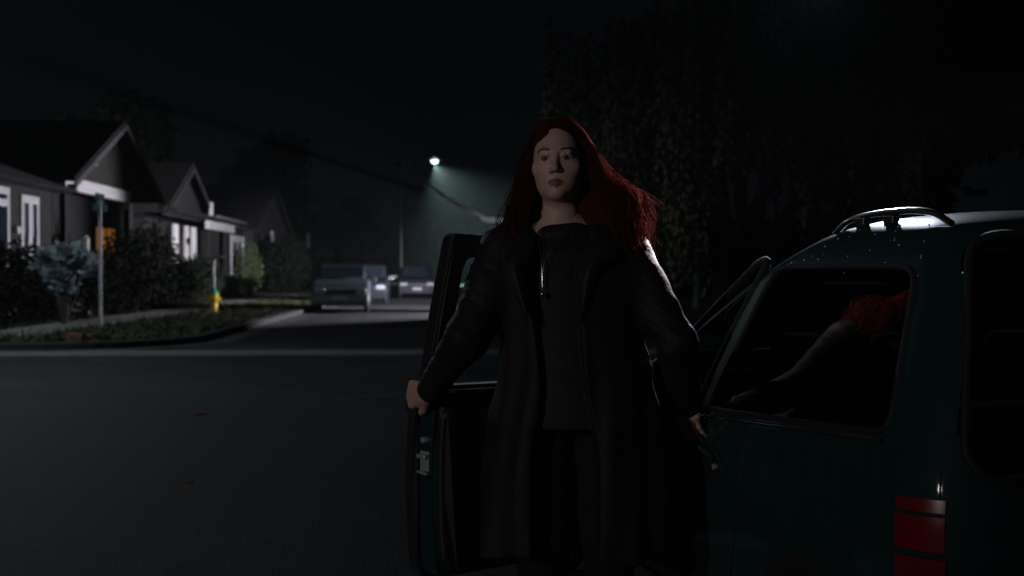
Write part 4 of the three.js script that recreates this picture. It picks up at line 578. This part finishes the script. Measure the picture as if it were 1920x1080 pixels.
  { const list = []; const hairline = (az) => lerp(0.105, -0.05, sstep(0.5, 1.5, Math.abs(az)));
    const inner = [ell([0, 0.038, -0.025], [0.078, 0.088, 0.092]), ell([-0.06, -0.08, -0.055], [0.04, 0.12, 0.045]), ell([0.075, -0.09, -0.06], [0.045, 0.12, 0.045]), ell([0.01, -0.09, -0.085], [0.1, 0.15, 0.05]), ell([0.115, -0.15, -0.05], [0.06, 0.08, 0.05])];
    const faceCut = ell([0, -0.04, 0.075], [0.07, 0.116, 0.085]);
    const hairF = (x, y, z) => { const p = toHead(x, y, z); let d = 9; for (const e of inner) d = smin(d, e(p.x, p.y, p.z), 0.03); d += 0.004 * Math.sin(p.y * 90 + p.x * 40) * 0.6; return smax(d, -faceCut(p.x, p.y, p.z), 0.012); };
    const cg = meshField(hairF, [J.head[0] - 0.22, J.head[1] - 0.34, J.head[2] - 0.2], [J.head[0] + 0.26, J.head[1] + 0.16, J.head[2] + 0.12], 0.007); list.push(cg);
    for (let k = 0; k < 5200; k++) { // roots on the scalp, swept back from the forehead, falling behind the ears
      const side = rnd() < 0.5 ? -1 : 1, az = side * rr(0.02, 3.1), el0 = hairline(az) , u = Math.pow(rnd(), 0.8); const elA = lerp(Math.abs(az) < 1.4 ? 0.78 - 0.45 * Math.abs(az) / 1.4 : 0.05, 1.5, u);
      const root = V(0.073 * Math.cos(elA) * Math.sin(az), 0.034 + 0.086 * Math.sin(elA), -0.02 + 0.092 * Math.cos(elA) * Math.cos(az));
      const s = root.x + rr(-0.012, 0.012) < -0.004 ? -1 : 1, vol = (s > 0 ? [0.94, 1.05, 1.28, 1.45] : [0.86, 0.88, 0.92, 0.97]), fin = rr(0.95, 2.9), loose = k % 14 ? rr(0.86, 1.12) : rr(1.1, 1.35);
      const R = (r, a, y, i = 3) => V(s * Math.sin(a) * r * vol[i] * loose, y, -0.025 + Math.cos(a) * r * 0.85 * loose);
      const a1 = Math.max(Math.abs(az), 1.25), a2 = lerp(a1, fin, 0.6); const len = s > 0 ? rr(0.1, 0.24) : rr(0.16, 0.33), wv = rr(0.008, 0.02), ph = rr(0, 6.28), fr = rr(38, 62);
      const pts = [root, root.clone().multiplyScalar(1.12).add(V(s * 0.008, 0.004, -0.008)), R(0.093, a1, 0.035, 0), R(0.104, a2, -0.03, 1), R(0.122, lerp(a2, fin, 0.6), -0.03 - len * 0.33, 2), R(0.142, fin, -0.03 - len * 0.66), R(0.15, fin, -0.03 - len)];
      const q = pts.map((p, i) => i > 2 ? p.clone().add(V(wv * Math.sin(p.y * fr + ph), 0, wv * Math.cos(p.y * fr + ph))) : p); list.push(tube(q, rr(0.0005, 0.0013), 18, 3)); }
    for (const g of list.slice(1)) { g.applyQuaternion(hq); g.translate(...J.head); }
    list.forEach(g => g.deleteAttribute('uv')); part(woman, 'hair_underlayer', list[0], new THREE.MeshPhysicalMaterial({ color: lin(0.05, 0.01, 0.006), roughness: 0.95, specularIntensity: 0.12 })); part(woman, 'hair', merge(list.slice(1)), mHair); }
  // ---- clothing
  const prof = (rowsIn, x, z, y) => { let i = 0; while (i < rowsIn.length - 2 && y > rowsIn[i + 1][0]) i++; const a = rowsIn[i], b = rowsIn[i + 1], t = clamp((y - a[0]) / (b[0] - a[0])); const s = t * t * (3 - 2 * t); return [1, 2, 3, 4].map(k => lerp(a[k], b[k], s)); };
  const coatRows = [[0.4, 0.012, 0.275, 0.02, 0.19], [0.62, 0.01, 0.262, 0.014, 0.182], [0.8, 0.008, 0.242, 0.008, 0.172], [0.95, 0.004, 0.212, 0.0, 0.158], [1.08, -0.008, 0.198, -0.006, 0.146], [1.2, -0.016, 0.205, -0.01, 0.146], [1.3, -0.018, 0.2, -0.012, 0.128], [1.36, -0.022, 0.14, -0.016, 0.105], [1.41, -0.028, 0.088, -0.02, 0.082]];
  const tor = (x, y, z, grow, folds) => { const [cx, a, cz, b] = prof(coatRows, x, z, y), th = Math.atan2(z - cz, x - cx), low = sstep(1.15, 0.75, y); const k = 1 + folds * (0.012 + 0.04 * low) * (Math.sin(th * 9 + 1.3 * Math.sin(y * 7)) * 0.6 + Math.sin(th * 15 + y * 5) * 0.4); const A = (a + grow) * k, C = (b + grow) * k; const q = Math.hypot((x - cx) / A, (z - cz) / C), q2 = Math.hypot((x - cx) / (A * A), (z - cz) / (C * C)); return q2 > 1e-5 ? q * (q - 1) / q2 : -0.08; };
  const wr = (x, y, z, p) => 0.016 * (fbm(0.5 + x * 0.9 + z * 0.5 + p, 0.5 + y * 0.9 - z * 0.3, 12, 3) - 0.5) + 0.009 * (fbm(x * 0.4 + p, y * 1.6 + x, 26, 2) - 0.5);
  const slR = [cap(J.shR, J.elR, 0.074, 0.06), cap(J.elR, [lerp(J.elR[0], J.wrR[0], 0.95), lerp(J.elR[1], J.wrR[1], 0.95), lerp(J.elR[2], J.wrR[2], 0.95)], 0.06, 0.045)], slL = [cap(J.shL, J.elL, 0.072, 0.058), cap(J.elL, [J.wrL[0], J.wrL[1] - 0.05, J.wrL[2]], 0.058, 0.042)];
  const sleeve = (s, x, y, z, p) => smin(s[0](x, y, z), s[1](x, y, z), 0.03) + wr(x, y, z, p);
  const coatF = (x, y, z) => { let d = tor(x, y, z, 0.012, 1); d = smax(d, 0.43 + 0.01 * Math.sin(x * 30) - y, 0.01); d = smax(d, y - 1.42, 0.01);
    const inner = tor(x, y, z, -0.022, 0); const x0 = lerp(-0.065, -0.03, sstep(1.35, 0.8, y)), w = lerp(0.07, 0.062, sstep(1.3, 1.0, y)) + 0.05 * sstep(1.25, 1.36, y) + 0.03 * sstep(0.95, 0.7, y);
    let e = smin(d, sleeve(slR, x, y, z, 0.4), 0.05); e = smin(e, sleeve(slL, x, y, z, 2.1), 0.05); const slot = Math.max(Math.abs(x - x0) - w, -(z - 0.02)); e = smax(e, -Math.max(slot, -inner), 0.012);
    return smax(e, -Math.max(slot, y < 0.8 ? -0.5 + (0.02 - z) : 9), 0.01); };
  const mLeather = new THREE.MeshPhysicalMaterial({ color: lin(0.016, 0.014, 0.0135), roughness: 0.6, specularIntensity: 0.4, bumpMap: asphaltBump, bumpScale: 0.0015 });
  const uvBox = g => { const p = g.attributes.position, u = new Float32Array(p.count * 2); for (let i = 0; i < p.count; i++) { u[2 * i] = (p.getX(i) + p.getZ(i) * 0.6) * 3; u[2 * i + 1] = p.getY(i) * 3; } g.setAttribute('uv', new THREE.BufferAttribute(u, 2)); return g; };
  const coat = part(woman, 'coat', uvBox(meshField(coatF, [-0.52, 0.38, -0.26], [0.5, 1.46, 0.26], 0.0078)), mLeather);
  { // collar and lapels
    const fl = []; for (const s of [-1, 1]) { const off = -0.03; const ps = [V(off + s * 0.02, 1.42, -0.1), V(off + s * 0.085, 1.42, -0.06), V(off + s * 0.1, 1.39, 0.03), V(off + s * 0.085, 1.33, 0.1), V(-0.062 + s * 0.08, 1.25, 0.135), V(-0.06 + s * 0.072, 1.12, 0.148)], qs = [V(off + s * 0.03, 1.345, -0.125), V(off + s * 0.125, 1.35, -0.08), V(off + s * 0.165, 1.335, 0.04), V(off + s * 0.165, 1.3, 0.095), V(-0.062 + s * 0.14, 1.27, 0.132), V(-0.06 + s * 0.08, 1.1, 0.15)];
      const c1 = new THREE.CatmullRomCurve3(ps), c2 = new THREE.CatmullRomCurve3(qs), pos = []; for (let i = 0; i < 30; i++) for (let j = 0; j < 4; j++) { const g = (a, b) => { const p = c1.getPoint(a).lerp(c2.getPoint(a), b); p.z += 0.012 * Math.sin(b * Math.PI) + (a > 0.5 ? 0.008 : 0); p.y += 0.012 * Math.sin(b * Math.PI); return p; }; const a = i / 30, b = (i + 1) / 30, u = j / 4, v = (j + 1) / 4; pos.push(g(a, u), g(b, u), g(b, v), g(a, u), g(b, v), g(a, v)); } const gg = new THREE.BufferGeometry().setFromPoints(pos); gg.computeVertexNormals(); fl.push(mergeVertices(gg)); }
    const mm = mLeather.clone(); mm.side = THREE.DoubleSide; mm.bumpMap = null; for (const gl of fl) { gl.computeVertexNormals(); part(coat, 'lapel', gl, mm); } }
  part(woman, 'sweater', meshField((x, y, z) => { let d = tor(x, y, z, -0.028, 0.3); d = smin(d, cap(J.neck, [J.neck[0] - 0.004, J.neck[1] + 0.012, J.neck[2]], 0.066, 0.062)(x, y, z), 0.02); return smax(smax(d, y - 1.398, 0.006), 0.8 - y, 0.01); }, [-0.3, 0.78, -0.2], [0.3, 1.42, 0.22], 0.011), P([0.008, 0.008, 0.009], 0.95, { specularIntensity: 0.2 }));
  part(woman, 'trousers', meshField((x, y, z) => { let d = smin(cap(J.hipR, J.knR, 0.1, 0.075)(x, y, z), cap(J.knR, J.anR, 0.075, 0.07)(x, y, z), 0.04); d = smin(d, smin(cap(J.hipL, J.knL, 0.1, 0.075)(x, y, z), cap(J.knL, J.anL, 0.075, 0.07)(x, y, z), 0.04), 0.02); d = smin(d, ell(J.pelvis, [0.185, 0.14, 0.13])(x, y, z), 0.04); d += 0.003 * Math.sin(60 * y + 30 * x) * Math.sin(40 * z); return smax(smax(d, 0.07 - y, 0.01), y - 0.98, 0.01); }, [-0.25, 0.04, -0.2], [0.28, 1.0, 0.2], 0.011), P([0.014, 0.015, 0.017], 0.95, { specularIntensity: 0.3 }));
  for (const [a, t] of [[J.anR, J.toR], [J.anL, J.toL]]) part(woman, 'shoe', meshField((x, y, z) => { let d = smin(cap([a[0], 0.045, a[2] - 0.03], [t[0], 0.035, t[2] + 0.02], 0.045, 0.042)(x, y, z), cap([a[0], 0.05, a[2]], [a[0], 0.13, a[2]], 0.05, 0.05)(x, y, z), 0.03); return smax(d, 0.001 - y, 0.006); }, [Math.min(a[0], t[0]) - 0.08, -0.01, a[2] - 0.12], [Math.max(a[0], t[0]) + 0.08, 0.2, t[2] + 0.1], 0.008), mBlack);
  { const y0 = 1.398, pts = [V(-0.085, y0, 0.0), V(-0.1, 1.36, 0.07), V(-0.096, 1.28, 0.112), V(-0.093, 1.2, 0.124), V(-0.088, 1.275, 0.115), V(-0.035, 1.36, 0.09), V(0.02, y0, 0.0)]; const nk = part(woman, 'necklace', tube(pts, 0.0011, 80, 5), mChrome); part(nk, 'pendant', lathe([[0, -0.012], [0.006, -0.006], [0.007, 0], [0.003, 0.008], [0, 0.01]], 10).translate(-0.093, 1.188, 0.127), mChrome); }
}
renderer.render(scene, camera);
